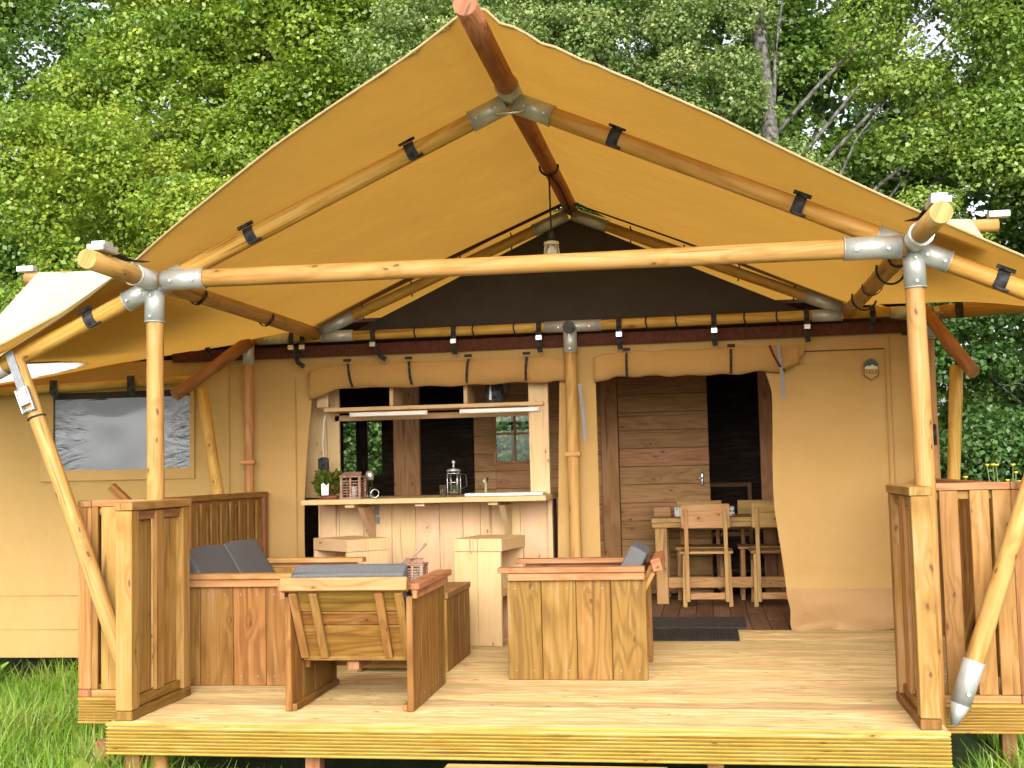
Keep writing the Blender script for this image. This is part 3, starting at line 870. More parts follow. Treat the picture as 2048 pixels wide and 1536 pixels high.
# around the side window
cw.sheet(wall_fn(-5.6, -4.02, -0.23, 2.0), 10, 14)
cw.sheet(wall_fn(-4.02, -2.925, 1.765, 2.0), 8, 3)
cw.sheet(wall_fn(-4.02, -2.925, -0.23, 1.185), 8, 10)
cw.sheet(wall_fn(-2.925, -2.09, -0.23, 2.0), 8, 14)
wl = build('canvas_wall', cw, 'wall', tent)
build('seam', B().box(-5.6, -2.1, YW - 0.008, YW - 0.004, 0.235, 0.243), 'wall', wl)
build('seam', B().box(-5.6, -2.8, YW - 0.008, YW - 0.004, -0.02, -0.012), 'wall', wl)
build('seam', B().box(-2.615, -2.609, YW - 0.012, YW - 0.005, -0.1, 1.97, 'z'), 'roll', wl)
fr = B()
for x0, x1, z0, z1 in ((-4.14, -4.03, 1.10, 1.80), (-2.92, -2.885, 1.10, 1.80), (-4.03, -2.92, 1.10, 1.18)):
    fr.box(x0, x1, YW - 0.022, YW - 0.012, z0, z1, 'z')
wf = build('window_frame', fr, 'wall', tent)
build('window_film', B().sheet(lambda u, v: (-4.03 + 1.11 * u, YW - 0.004 + wob(u * 3, v * 2, 9, 1.5, 0.0015), 1.18 + 0.545 * v), 24, 12, 1, 1), 'pvc', wf)
build('window_blind', B().sheet(lambda u, v: (-4.03 + 1.11 * u, YW - 0.002 + wob(u * 3, v * 2, 9, 1.5, 0.006), 1.715 + 0.06 * v), 12, 2, 1, 1), 'gable', wf)
c1 = B()
c1.sheet(wall_fn(-2.09, 0, -0.02, 1.80, 0.008, lx1=lambda v: (-2.01 - 0.055 * math.sin(math.pi * min(1, v * 1.0)) + 0.06 * v)), 5, 14)
c1.sheet(wall_fn(-2.09, 2.42, 1.80, 2.03, 0.008), 30, 4)
build('canvas_wall', c1, 'wall', tent)
c2 = B()
c2.sheet(wall_fn(-0.16, 0.145, -0.02, 1.80, 0.018, 2.6, lx0=lambda v: -0.175 + 0.06 * v), 10, 16)
build('canvas_column', c2, 'wall', tent)
# right wall panel, its skirt kicked out at the floor
def right_fn(u, v):
    z = 1.80 * v
    xa = 1.43 - 0.065 * min(1, v * 2.2) + 0.008 * math.sin(v * 9)
    if v > 0.9: xa -= (v - 0.9) * 0.5
    x = xa + (2.42 - xa) * u
    y = YW + wob(x * 1.4, z * 0.5, 5, 1.2, 0.014) - 0.19 * max(0, 0.3 - z) / 0.3
    if x > 2.14: y += 0.03 * (x - 2.14)
    return (x, y, z)
rw = build('canvas_wall', B().sheet(lambda u, v: right_fn(u, 0.135 + v * 0.865), 16, 24), 'wall', tent)
def skirt_fn(u, v):
    x, y, z = right_fn(u, v * 0.14)
    w = (1 - v) ** 0.7
    y -= w * (0.05 * math.sin(u * 7.0 + v * 4) + 0.05) + wob(x * 2.2, z * 5, 3, 2.0, 0.06) * (0.4 + 1.3 * w) + 0.006
    x += 0.03 * math.sin(u * 3 + v * 9) * (1 - v) * (0.4 if u > 0.1 else -0.3)
    return (x, y, z)
build('wall_skirt', B().sheet(skirt_fn, 40, 14), 'skirt', tent)
build('seam', B().box(2.138, 2.144, YW - 0.016, YW - 0.008, 0.26, 1.88, 'z'), 'roll', rw)
build('seam', B().box(1.5, 2.14, YW - 0.016, YW - 0.008, 1.88, 1.886, 'x'), 'brown', rw)
build('seam', B().box(2.172, 2.178, YW - 0.010, YW - 0.004, 0.26, 1.97, 'z'), 'roll', rw)
build('seam', B().box(-2.095, -2.089, YW - 0.012, YW - 0.006, 0.0, 1.83, 'z'), 'roll', tent)
# rolled-up door canvases
def roll(x0, x1, zc, drop0, drop1, r):
    mb = B(); n, m = 22, 56
    o = 0
    for k in range(m + 1):
        t = k / m; x = x0 + (x1 - x0) * t
        end = min(t, 1 - t)
        rr = r * (0.72 + 0.28 * min(1, end * 14)) * (1 + 0.05 * math.sin(t * 37))
        dz = -drop0 * max(0, 1 - t * 9) ** 1.3 - drop1 * max(0, 1 - (1 - t) * 9) ** 1.3 + 0.004 * math.sin(t * 9)
        for i in range(n):
            a = 2 * math.pi * i / n
            q = rr * (1 + 0.10 * mnoise.noise(Vector((x * 5, math.cos(a) * 1.2, math.sin(a) * 1.2 + zc))))
            cr = 0.10 * mnoise.noise(Vector((x * 2.2, math.sin(a) * 2.4, zc * 3))) + 0.045 * math.sin(x * 17 + math.sin(a) * 4.5 + 2 * math.sin(x * 5))
            q *= 1 + cr * (0.5 + 0.8 * max(0, 1 - end * 7))
            flatk = 0.46 if math.sin(a) < 0 else 0.46 - 0.30 * math.sin(a)
            mb.v.append((x, 3.245 + flatk * q * math.cos(a) - 0.012 * math.sin(a), zc + dz * (0.6 - 0.4 * math.sin(a)) + q * 1.06 * math.sin(a)))
    for k in range(m):
        for i in range(n):
            j = (i + 1) % n
            mb.face((k * n + j, k * n + i, (k + 1) * n + i, (k + 1) * n + j), [(k / m, i / n), (k / m, i / n), (k / m, i / n), (k / m, i / n)], True)
    mb.face(tuple(range(n)), [(0, 0)] * n); mb.face(tuple(reversed(range(m * n, m * n + n))), [(0, 0)] * n)
    return mb
r1 = build('rolled_flap', roll(-1.97, -0.06, 1.818, 0.09, 0.03, 0.083), 'roll', tent)
r2 = build('rolled_flap', roll(0.14, 1.56, 1.832, 0.06, -0.02, 0.086), 'roll', tent)
for ro, x, lean in ((r1, -1.66, 0.035), (r1, -1.20, 0.02), (r1, -0.76, -0.015), (r1, -0.335, -0.01), (r2, 0.375, 0.0), (r2, 1.10, -0.005)):
    pts = [(x + lean * i / 6, 3.235 - 0.056 * math.sin(0.35 + 2.3 * i / 6) - 0.004, 1.825 + 0.092 * math.cos(0.35 + 2.35 * i / 6)) for i in range(7)]
    st = B().tube(pts, 0, flat=(0.018, 0.005, (1, 0, 0)))
    st.box(x - 0.025, x + 0.03, 3.17, 3.19, 1.925, 1.945)
    build('roll_strap', st, 'black', ro)
for x, z0, z1 in ((0.045, 1.70, 1.30), (1.415, 1.93, 1.55)):
    build('zip_tape', B().tube([(x, 3.13, z0), (x + 0.02, 3.14, (z0 + z1) / 2), (x + 0.03, 3.15, z1)], 0, flat=(0.022, 0.004, (1, 0, 0))), 'grey_strap', tent)
# flap edge folded over at the door
def fold_fn(u, v):
    return (1.44 + 0.16 * u, 3.20 + 0.05 * u, 1.915 - 0.16 * v * (1 - 0.55 * u) + 0.02 * u)
build('flap_fold', B().sheet(fold_fn, 8, 6), 'roll', tent)
build('fold_band', B().tube([(1.36, 3.13, 1.92), (1.38, 3.12, 1.86), (1.42, 3.13, 1.78), (1.46, 3.16, 1.74)], 0, flat=(0.016, 0.004, (1, 0, 0))), 'brown', tent)
# side and rear walls, main roof behind the porch
sw = B()
sw.sheet(lambda u, v: (2.44 + wob(u * 3, v, 1, 2, 0.01), 3.3 + 5.2 * u, 2.1 * v - 0.1), 16, 8)
sw.sheet(lambda u, v: (-5.6, 3.3 + 5.2 * u, 2.1 * v - 0.1), 12, 6)
build('side_wall', sw, 'wall', tent)
mr = B()
for sx in (-1, 1):
    w = 2.42 if sx > 0 else 5.8
    mr.sheet(lambda u, v: (sx * w * u, 3.37 + 5.4 * v, 3.01 - (0.38 if sx > 0 else 0.2) * w * u), 14, 10)
build('main_roof', mr, 'roof', tent)

# badge on the right wall
bd = thing('tent_badge', 'small shield badge with dark green top on the right canvas wall', 'badge', (2.045, 3.27, 1.742))
def shield(w, h):
    return [(-w, 0.52 * h), (-w * 0.55, 0.86 * h), (0, h), (w * 0.55, 0.86 * h), (w, 0.52 * h), (w, -0.55 * h), (0, -h), (-w, -0.55 * h)]
def flat_poly(pts, y, t=0.003):
    return B().prism([(2.045 + a, y, 1.742 + b) for a, b in pts], (0, t, 0))
build('outline', flat_poly(shield(0.050, 0.076), 3.272), 'badge_gold', bd)
build('field', flat_poly(shield(0.044, 0.069), 3.269), 'wall', bd)
build('mountain', flat_poly([(-0.042, 0.002), (-0.042, 0.016), (-0.02, 0.026), (-0.008, 0.019), (0.008, 0.033), (0.024, 0.02), (0.042, 0.016), (0.042, 0.002)], 3.263), 'ivory', bd)
build('green_sky', flat_poly([(-0.044, 0.010), (-0.044, 0.036), (-0.024, 0.059), (0, 0.069), (0.024, 0.059), (0.044, 0.036), (0.044, 0.010), (0.024, 0.016), (0.008, 0.030), (-0.008, 0.015), (-0.02, 0.023)], 3.266), 'green_dark', bd)
cu = bpy.data.curves.new('lettering', 'FONT')
cu.body = 'YALA'; cu.align_x = 'CENTER'; cu.align_y = 'CENTER'; cu.size = 0.036; cu.extrude = 0.001
tmp = bpy.data.objects.new('lettering', cu)
COL.objects.link(tmp)
bpy.context.view_layer.update()
me = bpy.data.meshes.new_from_object(tmp.evaluated_get(bpy.context.evaluated_depsgraph_get()))
bpy.data.objects.remove(tmp)
me.materials.clear(); me.materials.append(M['badge_gold'])
lt = bpy.data.objects.new('lettering', me); COL.objects.link(lt)
lt.parent = bd; lt.location = (0, -0.004, -0.022); lt.rotation_euler = (R(90), 0, 0)

# pendant lamp on the ridge pole
lamp = thing('pendant_lamp', 'small ivory caged pendant lamp on a black cord from the ridge pole', 'lamp', (0.0, 2.07, 2.96))
build('cord', B().tube([(0.0, 2.07, 2.93), (0.002, 2.07, 2.75), (0.004, 2.07, 2.58)], 0.0055, 8).tube([(0.01, 2.08, 2.93), (0.03, 2.4, 2.93), (0.02, 2.9, 2.93), (0.02, 3.17, 2.90)], 0.006, 8), 'black', lamp)
build('hanging_loop', B().tube([(0.058 * math.cos(a), 2.07, 2.99 + 0.058 * math.sin(a)) for a in [math.pi * (0.95 + 1.1 * i / 12) for i in range(13)]], 0.007, 8), 'black', lamp)
build('socket', B().lathe((0.004, 2.07, 2.52), [(0.018, 0.0), (0.02, 0.01), (0.016, 0.05), (0.008, 0.07)]), 'black', lamp)
sh = B().lathe((0.004, 2.07, 2.50), [(0.046, -0.008), (0.048, 0.0), (0.046, 0.012), (0.02, 0.02)])
for i in range(8):
    a = 2 * math.pi * i / 8
    sh.tube([(0.004 + r_ * math.cos(a), 2.07 + r_ * math.sin(a), 2.495 - d_) for r_, d_ in ((0.04, 0), (0.046, 0.05), (0.047, 0.1), (0.03, 0.14), (0.0, 0.15))], 0.0035, 6)
sh.tube([(0.004 + 0.046 * math.cos(a), 2.07 + 0.046 * math.sin(a), 2.425) for a in [2 * math.pi * i / 16 for i in range(17)]], 0.003, 6)
build('cage', sh, 'ivory', lamp)
build('bulb', B().lathe((0.004, 2.07, 2.41), [(0.002, 0), (0.024, 0.012), (0.03, 0.035), (0.02, 0.065), (0.013, 0.085)]), 'white', lamp)

# ================================================================== INTERIOR
fl = struct(bpy.data.objects.new('interior_floor', None)); COL.objects.link(fl); fl.location = (0, 4.2, 0)
plank_x = -0.36
k = 0
while plank_x < 2.35:
    y = 3.06
    ln0 = 0.55 if k % 2 else 0.95
    while y < 5.3:
        y2 = min(y + ln0, 5.3)
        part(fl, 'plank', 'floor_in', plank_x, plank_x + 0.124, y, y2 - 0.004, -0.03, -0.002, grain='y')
        y = y2; ln0 = 0.9
    plank_x += 0.128; k += 1
build('subfloor', B().box(-5.5, 2.4, 3.36, 8.3, -0.10, -0.034), 'inner_shade', fl)
pw = struct(bpy.data.objects.new('partition_wall', None)); COL.objects.link(pw); pw.location = (0, 5.3, 0)
def boards(parent, x0, x1, z0, z1, h, mat, y0, y1, name='plank', off=0.0):
    z = z0 + off - h if off else z0
    while z < z1 - 0.01:
        a, b = max(z, z0), min(z + h, z1)
        if b - a > 0.01: part(parent, name, mat, x0, x1, y0, y1, a + 0.0015, b - 0.0015)
        z += h
# solid boarding left of the door, with a window let into it
boards(pw, -1.14, -0.945, 0, 2.2, 0.157, 'inner', 5.3, 5.32)
boards(pw, -0.945, -0.58, 0, 1.175, 0.157, 'inner', 5.3, 5.32)
boards(pw, -0.945, -0.58, 1.615, 2.2, 0.157, 'inner', 5.3, 5.32)
boards(pw, -0.58, 0.0, 0, 2.2, 0.157, 'inner', 5.3, 5.32)
wd = B()
wd.box(-0.96, -0.935, 5.27, 5.30, 1.165, 1.63, 'z'); wd.box(-0.615, -0.565, 5.27, 5.30, 1.165, 1.63, 'z')
wd.box(-0.935, -0.615, 5.27, 5.30, 1.165, 1.185); wd.box(-0.935, -0.615, 5.27, 5.30, 1.61, 1.63)
wd.box(-0.775, -0.755, 5.275, 5.295, 1.185, 1.61, 'z'); wd.box(-0.935, -0.615, 5.277, 5.297, 1.42, 1.44)
ww = build('window', wd, 'inner', pw)
build('pane', B().box(-0.935, -0.615, 5.284, 5.288, 1.185, 1.61), 'glass', ww)
part(pw, 'stud', 'inner', -1.877, -1.636, 5.28, 5.34, 0, 2.2, grain='z')
part(pw, 'stile', 'inner', 0.002, 0.148, 5.28, 5.33, 0, 2.2, grain='z')
dr = thing_door = build('door', B().box(0.155, 0.93, 5.312, 5.33, 0.0, 2.15), 'inner_shade', pw)
z = 0.01
for i in range(14):
    part(dr, 'plank', 'inner', 0.155, 0.93, 5.288, 5.31, z, z + 0.154)
    z += 0.1575
hd = B().lathe((0.865, 5.278, 0.935), [(0.014, 0), (0.016, 0.01), (0.016, 0.10), (0.012, 0.115)], 12)
hd.tube([(0.865, 5.27, 1.00), (0.865, 5.24, 1.0), (0.82, 5.235, 1.0)], 0.008, 8)
build('handle', hd, 'bright_steel', dr)
part(pw, 'post', 'inner', 1.365, 1.47, 5.26, 5.34, 0, 2.2, grain='z')
boards(pw, 1.47, 2.4, 0, 2.2, 0.157, 'inner', 5.3, 5.32)
boards(pw, -5.5, -2.75, 0, 2.2, 0.22, 'inner_shade', 5.3, 5.32)
part(pw, 'header', 'inner_shade', -2.75, -1.14, 5.3, 5.33, 1.93, 2.2)
bw = struct(bpy.data.objects.new('back_wall', None)); COL.objects.link(bw); bw.location = (0, 7.8, 0)
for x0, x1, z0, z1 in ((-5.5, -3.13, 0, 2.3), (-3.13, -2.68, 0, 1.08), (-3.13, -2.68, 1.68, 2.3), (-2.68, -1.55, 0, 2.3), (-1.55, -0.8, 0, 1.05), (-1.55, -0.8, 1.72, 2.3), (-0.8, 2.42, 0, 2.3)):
    part(bw, 'panel', 'inner_shade', x0, x1, 7.8, 7.83, z0, z1)
wb = build('window', B().box(-2.97, -2.84, 7.77, 7.80, 1.08, 1.68, 'z'), 'inner_shade', bw)
build('window', B().box(-1.20, -1.16, 7.77, 7.80, 1.05, 1.72, 'z'), 'inner_shade', bw)
ic = struct(build('shade_ceiling', B().box(-5.5, 2.42, 3.42, 7.86, 2.24, 2.27), 'inner_shade'))  # opaque unseen ceiling, added so that the interior stays dark
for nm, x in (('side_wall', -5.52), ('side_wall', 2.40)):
    struct(build('shade_wall', B().box(x, x + 0.02, 3.36, 7.84, -0.02, 2.235, 'y'), 'inner_shade'))  # unseen opaque side walls, added to keep light through the canvas out
hb = thing('headboard', 'dark wooden bed headboard glimpsed through the dark doorway', 'bed', (1.15, 6.9, 0))
part(hb, 'post', 'inner', 0.90, 0.94, 6.88, 6.92, 0, 0.93, grain='z')
part(hb, 'post', 'inner', 1.30, 1.34, 6.88, 6.92, 0, 0.93, grain='z')
part(hb, 'rail', 'inner', 0.94, 1.30, 6.885, 6.915, 0.89, 0.93)
part(hb, 'rail', 'inner', 0.94, 1.30, 6.885, 6.915, 0.4, 0.44)

# ------------------------------------------------------------------ kitchen
kc = thing('kitchen_counter', 'pine kitchen bar with vertical boards and overhanging worktop in the left tent opening', 'counter', (-1.1, 3.5, 0))
seams = [-1.965, -1.80, -1.615, -1.40, -1.22, -1.04, -0.865, -0.735, -0.535, -0.44, -0.235]
for a, b in zip(seams, seams[1:]):
    part(kc, 'board', 'kitchen', a + 0.001, b - 0.001, 3.40, 3.42, 0.0, 0.885, grain='z')
part(kc, 'worktop', 'stool', -1.945, -0.19, 2.96, 3.95, 0.893, 0.928)
for x in (-1.60, -1.09, -0.57):
    part(kc, 'cleat', 'stool', x - 0.035, x + 0.035, 3.0, 3.39, 0.868, 0.891, grain='y')
for x in (-1.56, -0.54):
    build('bracket', B().prism([(x, 3.395, 0.866), (x, 3.06, 0.866), (x, 3.36, 0.64), (x, 3.395, 0.64)], (0.04, 0, 0)), 'kitchen', kc)
part(kc, 'end_post', 'kitchen', -0.235, -0.20, 3.36, 3.43, 0.0, 0.89, grain='z')
part(kc, 'back_panel', 'inner_shade', -1.95, -0.24, 3.92, 3.94, 0.0, 0.89)
ks = thing('kitchen_shelf', 'open pine shelf unit with three compartments above the kitchen bar', 'shelf', (-1.1, 3.5, 0.93))
part(ks, 'side_panel', 'kitchen', -2.14, -1.86, 3.62, 3.645, 0.93, 2.0, grain='z')
part(ks, 'side_post', 'kitchen', -1.955, -1.865, 3.37, 3.40, 1.605, 2.0, grain='z')
part(ks, 'side_post', 'kitchen', -0.36, -0.215, 3.40, 3.44, 0.93, 2.0, grain='z')
part(ks, 'shelf_board', 'stool', -1.90, -0.245, 3.36, 3.68, 1.572, 1.600)
part(ks, 'rear_rail', 'stool', -1.90, -0.245, 3.62, 3.645, 1.51, 1.555)
for x in (-1.395, -0.835):
    part(ks, 'divider', 'stool', x, x + 0.028, 3.37, 3.66, 1.602, 2.0, grain='z')
part(ks, 'top_board', 'kitchen', -1.9, -0.245, 3.37, 3.68, 2.0, 2.02)
for x0, x1, lab in ((-1.70, -1.11, 'white strip light under the shelf, above the potted herb and lantern'), (-0.865, -0.275, 'white strip light under the shelf, above the white chopping board')):
    o = thing('strip_light', lab, 'lamp', (x0, 3.42, 1.54), group='strip lights under the kitchen shelf')
    part(o, 'diffuser', 'white', x0 + 0.012, x1 - 0.012, 3.36, 3.39, 1.530, 1.560)
    part(o, 'end_cap', 'white', x0, x0 + 0.010, 3.358, 3.392, 1.528, 1.562)
    part(o, 'end_cap', 'white', x1 - 0.010, x1, 3.358, 3.392, 1.528, 1.562)
# objects on the worktop (top at 0.928)
WT = 0.9285
def herb(c, r, h, nm, n=420, ln=0.045):
    v, f, tone = [], [], []
    for _ in range(n):
        a, q = random.uniform(0, 6.283), random.random() ** 0.6
        z = random.random()
        rr_ = r * (0.45 + 0.55 * math.sin(min(1, z + 0.15) * 2.6)) * q
        p = Vector((c[0] + rr_ * math.cos(a), c[1] + rr_ * math.sin(a), c[2] + h * z))
        d = Vector((math.cos(a) * 0.7 + random.uniform(-.5, .5), math.sin(a) * 0.7 + random.uniform(-.5, .5), random.uniform(-.2, 0.9))).normalized()
        sd_ = d.orthogonal().normalized(); l_ = ln * random.uniform(.6, 1.2)
        i = len(v)
        v += [p, p + d * l_ * .5 + sd_ * l_ * .28, p + d * l_, p + d * l_ * .5 - sd_ * l_ * .28]
        f.append((i, i + 1, i + 2, i + 3)); tone += [random.random()] * 4
    me = bpy.data.meshes.new(nm)
    ctr = Vector(c)
    me.from_pydata([tuple(q - ctr) for q in v], [], f)
    at = me.attributes.new('tone', 'FLOAT', 'POINT'); at.data.foreach_set('value', tone)
    me.materials.append(M['herb'])
    o = bpy.data.objects.new(nm, me); COL.objects.link(o); o.location = ctr
    return o
pp = thing('potted_herb', 'bushy green herb in a pot with a white label on the bar top', 'plant', (-1.80, 3.18, WT))
build('pot', B().lathe((-1.80, 3.18, WT), [(0.05, 0), (0.06, 0.004), (0.068, 0.02), (0.062, 0.024)]).lathe((-1.80, 3.18, WT), [(0.04, 0.024), (0.055, 0.09), (0.05, 0.092)]), 'clay', pp)
h_ = herb((-1.80, 3.18, WT + 0.035), 0.105, 0.155, 'foliage', 700, 0.04); h_.parent = pp; h_.location = h_.location - Vector(pp.location)
build('plant_label', B().prism([(-1.825, 3.065, WT + 0.03), (-1.775, 3.065, WT + 0.03), (-1.768, 3.06, WT + 0.115), (-1.79, 3.06, WT + 0.10), (-1.81, 3.06, WT + 0.118), (-1.826, 3.06, WT + 0.11)], (0, 0.004, 0)), 'white', pp)

def lantern(name, label, c, w, h, handle=True, mat='wicker'):
    t = thing(name, label, 'lantern', c)
    x, y, z = c
    fr = B()
    for sx in (-1, 1):
        for sy in (-1, 1):
            fr.box(x + sx * w / 2 - 0.009, x + sx * w / 2 + 0.009, y + sy * w / 2 - 0.009, y + sy * w / 2 + 0.009, z + 0.012, z + h - 0.01, 'z', 0.001)
    fr.box(x - w / 2 - 0.012, x + w / 2 + 0.012, y - w / 2 - 0.012, y + w / 2 + 0.012, z, z + 0.012)
    build('frame', fr, mat, t)
    sl = B()
    for k in range(1, 7):
        zz = z + 0.012 + (h - 0.03) * k / 7
        for sy in (-1, 1): sl.box(x - w / 2 + 0.009, x + w / 2 - 0.009, y + sy * w / 2 - 0.004, y + sy * w / 2 + 0.004, zz - 0.003, zz + 0.003, ch=0.0008)
        for sx in (-1, 1): sl.box(x + sx * w / 2 - 0.004, x + sx * w / 2 + 0.004, y - w / 2 + 0.009, y + w / 2 - 0.009, zz - 0.003, zz + 0.003, 'y', ch=0.0008)
    sl.box(x - 0.006, x + 0.006, y - w / 2 - 0.007, y - w / 2 + 0.005, z + 0.012, z + h - 0.01, 'z', 0.001)
    build('lattice', sl, mat, t)
    e = w / 2 + 0.014
    build('roof', B().prism([(x - e, y - e, z + h), (x + e, y - e, z + h), (x + e * .75, y, z + h + 0.028), (x - e * .75, y, z + h + 0.028)], (0, 0.01, 0)).box(x - e, x + e, y - e, y + e, z + h - 0.012, z + h - 0.001), mat, t)
    build('candle', B().lathe((x, y, z + 0.013), [(0.026, 0), (0.026, h * 0.45), (0.004, h * 0.46), (0.003, h * .5)], 14), 'white', t)
    return t
lantern('candle_lantern', 'square brown lattice lantern with a candle on the bar top beside the herb', (-1.615, 3.15, WT), 0.135, 0.165)
sa = thing('salt_mill', 'clear mill with a steel top on the bar behind the lattice lantern', 'mill', (-1.545, 3.34, WT))
build('body', B().lathe((-1.545, 3.34, WT), [(0.026, 0), (0.028, 0.01), (0.022, 0.06), (0.024, 0.13)], 16), 'glass', sa)
build('cap', B().lathe((-1.545, 3.34, WT), [(0.026, 0.131), (0.03, 0.14), (0.033, 0.17), (0.026, 0.195), (0.008, 0.2)], 16), 'bright_steel', sa)
tp = thing('metal_hoop', 'small clear hoop lying on the bar right of the lantern', 'hoop', (-1.47, 3.2, WT))
build('hoop', B().tube([(-1.47 + 0.03 * math.cos(a), 3.2 + 0.01 * math.sin(a), WT + 0.033 + 0.03 * math.sin(a)) for a in [2 * math.pi * i / 18 for i in range(19)]], 0.0045, 8), 'bright_steel', tp)
for ch in list(tp.children): ch.name = 'ring'
fp = thing('coffee_press', 'glass coffee press with steel frame in the middle of the bar', 'coffee press', (-0.905, 3.3, WT))
cx, cy = -0.905, 3.3
build('jug', B().lathe((cx, cy, WT), [(0.045, 0.03), (0.047, 0.032), (0.047, 0.17), (0.052, 0.178)], 20), 'glass', fp)
ff = B()
for a in (0.6, 2.2, 3.8, 5.4):
    ff.tube([(cx + 0.052 * math.cos(a), cy + 0.052 * math.sin(a), WT + q) for q in (0, 0.05, 0.11, 0.16)], 0.0035, 6)
for q in (0.03, 0.10, 0.165):
    ff.tube([(cx + 0.051 * math.cos(a), cy + 0.051 * math.sin(a), WT + q) for a in [2 * math.pi * i / 18 for i in range(19)]], 0.003, 6)
build('frame', ff, 'bright_steel', fp)
build('lid', B().lathe((cx, cy, WT), [(0.052, 0.180), (0.054, 0.19), (0.03, 0.2), (0.006, 0.205), (0.006, 0.235), (0.013, 0.24), (0.013, 0.255), (0.002, 0.26)], 18), 'bright_steel', fp)
build('handle', B().tube([(cx + 0.05, cy, WT + 0.16), (cx + 0.09, cy, WT + 0.15), (cx + 0.095, cy, WT + 0.07), (cx + 0.052, cy, WT + 0.05)], 0.006, 8), 'black', fp)
for gx, gy, lab in ((-0.952, 3.14, 'tall drinking glass in front of the coffee press, left one of two'), (-0.868, 3.14, 'tall drinking glass in front of the coffee press, right one of two')):
    g = tag(build('drinking_glass', B().lathe((gx, gy, WT), [(0.022, 0), (0.026, 0.085), (0.0245, 0.085), (0.021, 0.006)], 18), 'glass'), lab, 'glass', 'drinking glasses on the bar')
tb = tag(build('chopping_board', B().box(-0.80, -0.24, 3.16, 3.42, WT, WT + 0.02), 'white'), 'white flat board lying at the right end of the bar top', 'board')
tpp = thing('kitchen_tap', 'small brass tap rising behind the white board', 'tap', (-0.73, 3.62, WT))
build('spout', B().tube([(-0.73, 3.62, WT), (-0.73, 3.62, WT + 0.09), (-0.73, 3.59, WT + 0.115), (-0.73, 3.54, WT + 0.10)], 0.009, 10), 'ivory', tpp)
build('lever', B().tube([(-0.73, 3.63, WT + 0.07), (-0.715, 3.64, WT + 0.13)], 0.006, 8), 'black', tpp)
kt = thing('kettle', 'black and steel jug kettle standing in the right compartment of the shelf', 'kettle', (-0.63, 3.5, 1.6005))
build('body', B().lathe((-0.63, 3.5, 1.6005), [(0.075, 0), (0.078, 0.015), (0.07, 0.1), (0.058, 0.2), (0.05, 0.215), (0.015, 0.225)], 24), 'black', kt)
build('window', B().prism([(-0.655, 3.422, 1.625), (-0.635, 3.420, 1.625), (-0.640, 3.436, 1.76), (-0.650, 3.438, 1.76)], (0, -0.004, 0)), 'bright_steel', kt)
build('handle', B().tube([(-0.575, 3.48, 1.80), (-0.52, 3.47, 1.80), (-0.515, 3.47, 1.70), (-0.555, 3.48, 1.64)], 0.009, 8), 'black', kt)
op = thing('bottle_opener', 'grey bottle opener hanging on the boards under the bar top', 'bottle opener', (-1.51, 3.385, 0.8))
build('plate', B().lathe((0, 0, 0), [(0.001, 0), (0.02, 0.002), (0.02, 0.005)], 14) and B().box(-1.525, -1.495, 3.388, 3.398, 0.80, 0.865).box(-1.53, -1.49, 3.384, 3.396, 0.735, 0.785), 'grey_strap', op)
cl = thing('hanging_cloth', 'black cloth hanging from a hook at the left side of the kitchen opening', 'cloth', (-1.93, 3.40, 1.12))
build('cloth', B().sheet(lambda u, v: (-1.955 + 0.085 * u, 3.385 + 0.012 * math.sin(u * 9) * (1.2 - v), 1.03 + 0.21 * v - 0.03 * abs(u - .5)), 12, 8), 'black', cl)
build('cord', B().tube([(-1.91, 3.38, 1.235), (-1.915, 3.38, 1.35), (-1.905, 3.38, 1.50), (-1.89, 3.37, 1.545)], 0.005, 6), 'white', cl)

# ------------------------------------------------------------------ dining table and chairs
dt = thing('dining_table', 'pine dining table inside the tent behind the doormats', 'table', (1.1, 4.9, 0))
for i in range(4):
    part(dt, 'table_board', 'dining', 0.45, 1.95, 4.55 + 0.16 * i, 4.55 + 0.16 * i + 0.157, 0.655, 0.69)
part(dt, 'apron', 'dining', 0.455, 1.945, 4.553, 4.58, 0.614, 0.653)
part(dt, 'apron', 'dining', 0.455, 1.945, 5.15, 5.18, 0.56, 0.653)
for x in (0.475, 1.84):
    for yy in (4.585, 5.08):
        part(dt, 'leg', 'dining', x, x + 0.095, yy, yy + 0.07, 0, 0.613 if yy < 5 else 0.653, grain='z')
part(dt, 'stretcher', 'dining', 0.572, 1.838, 4.60, 4.63, 0.128, 0.212)

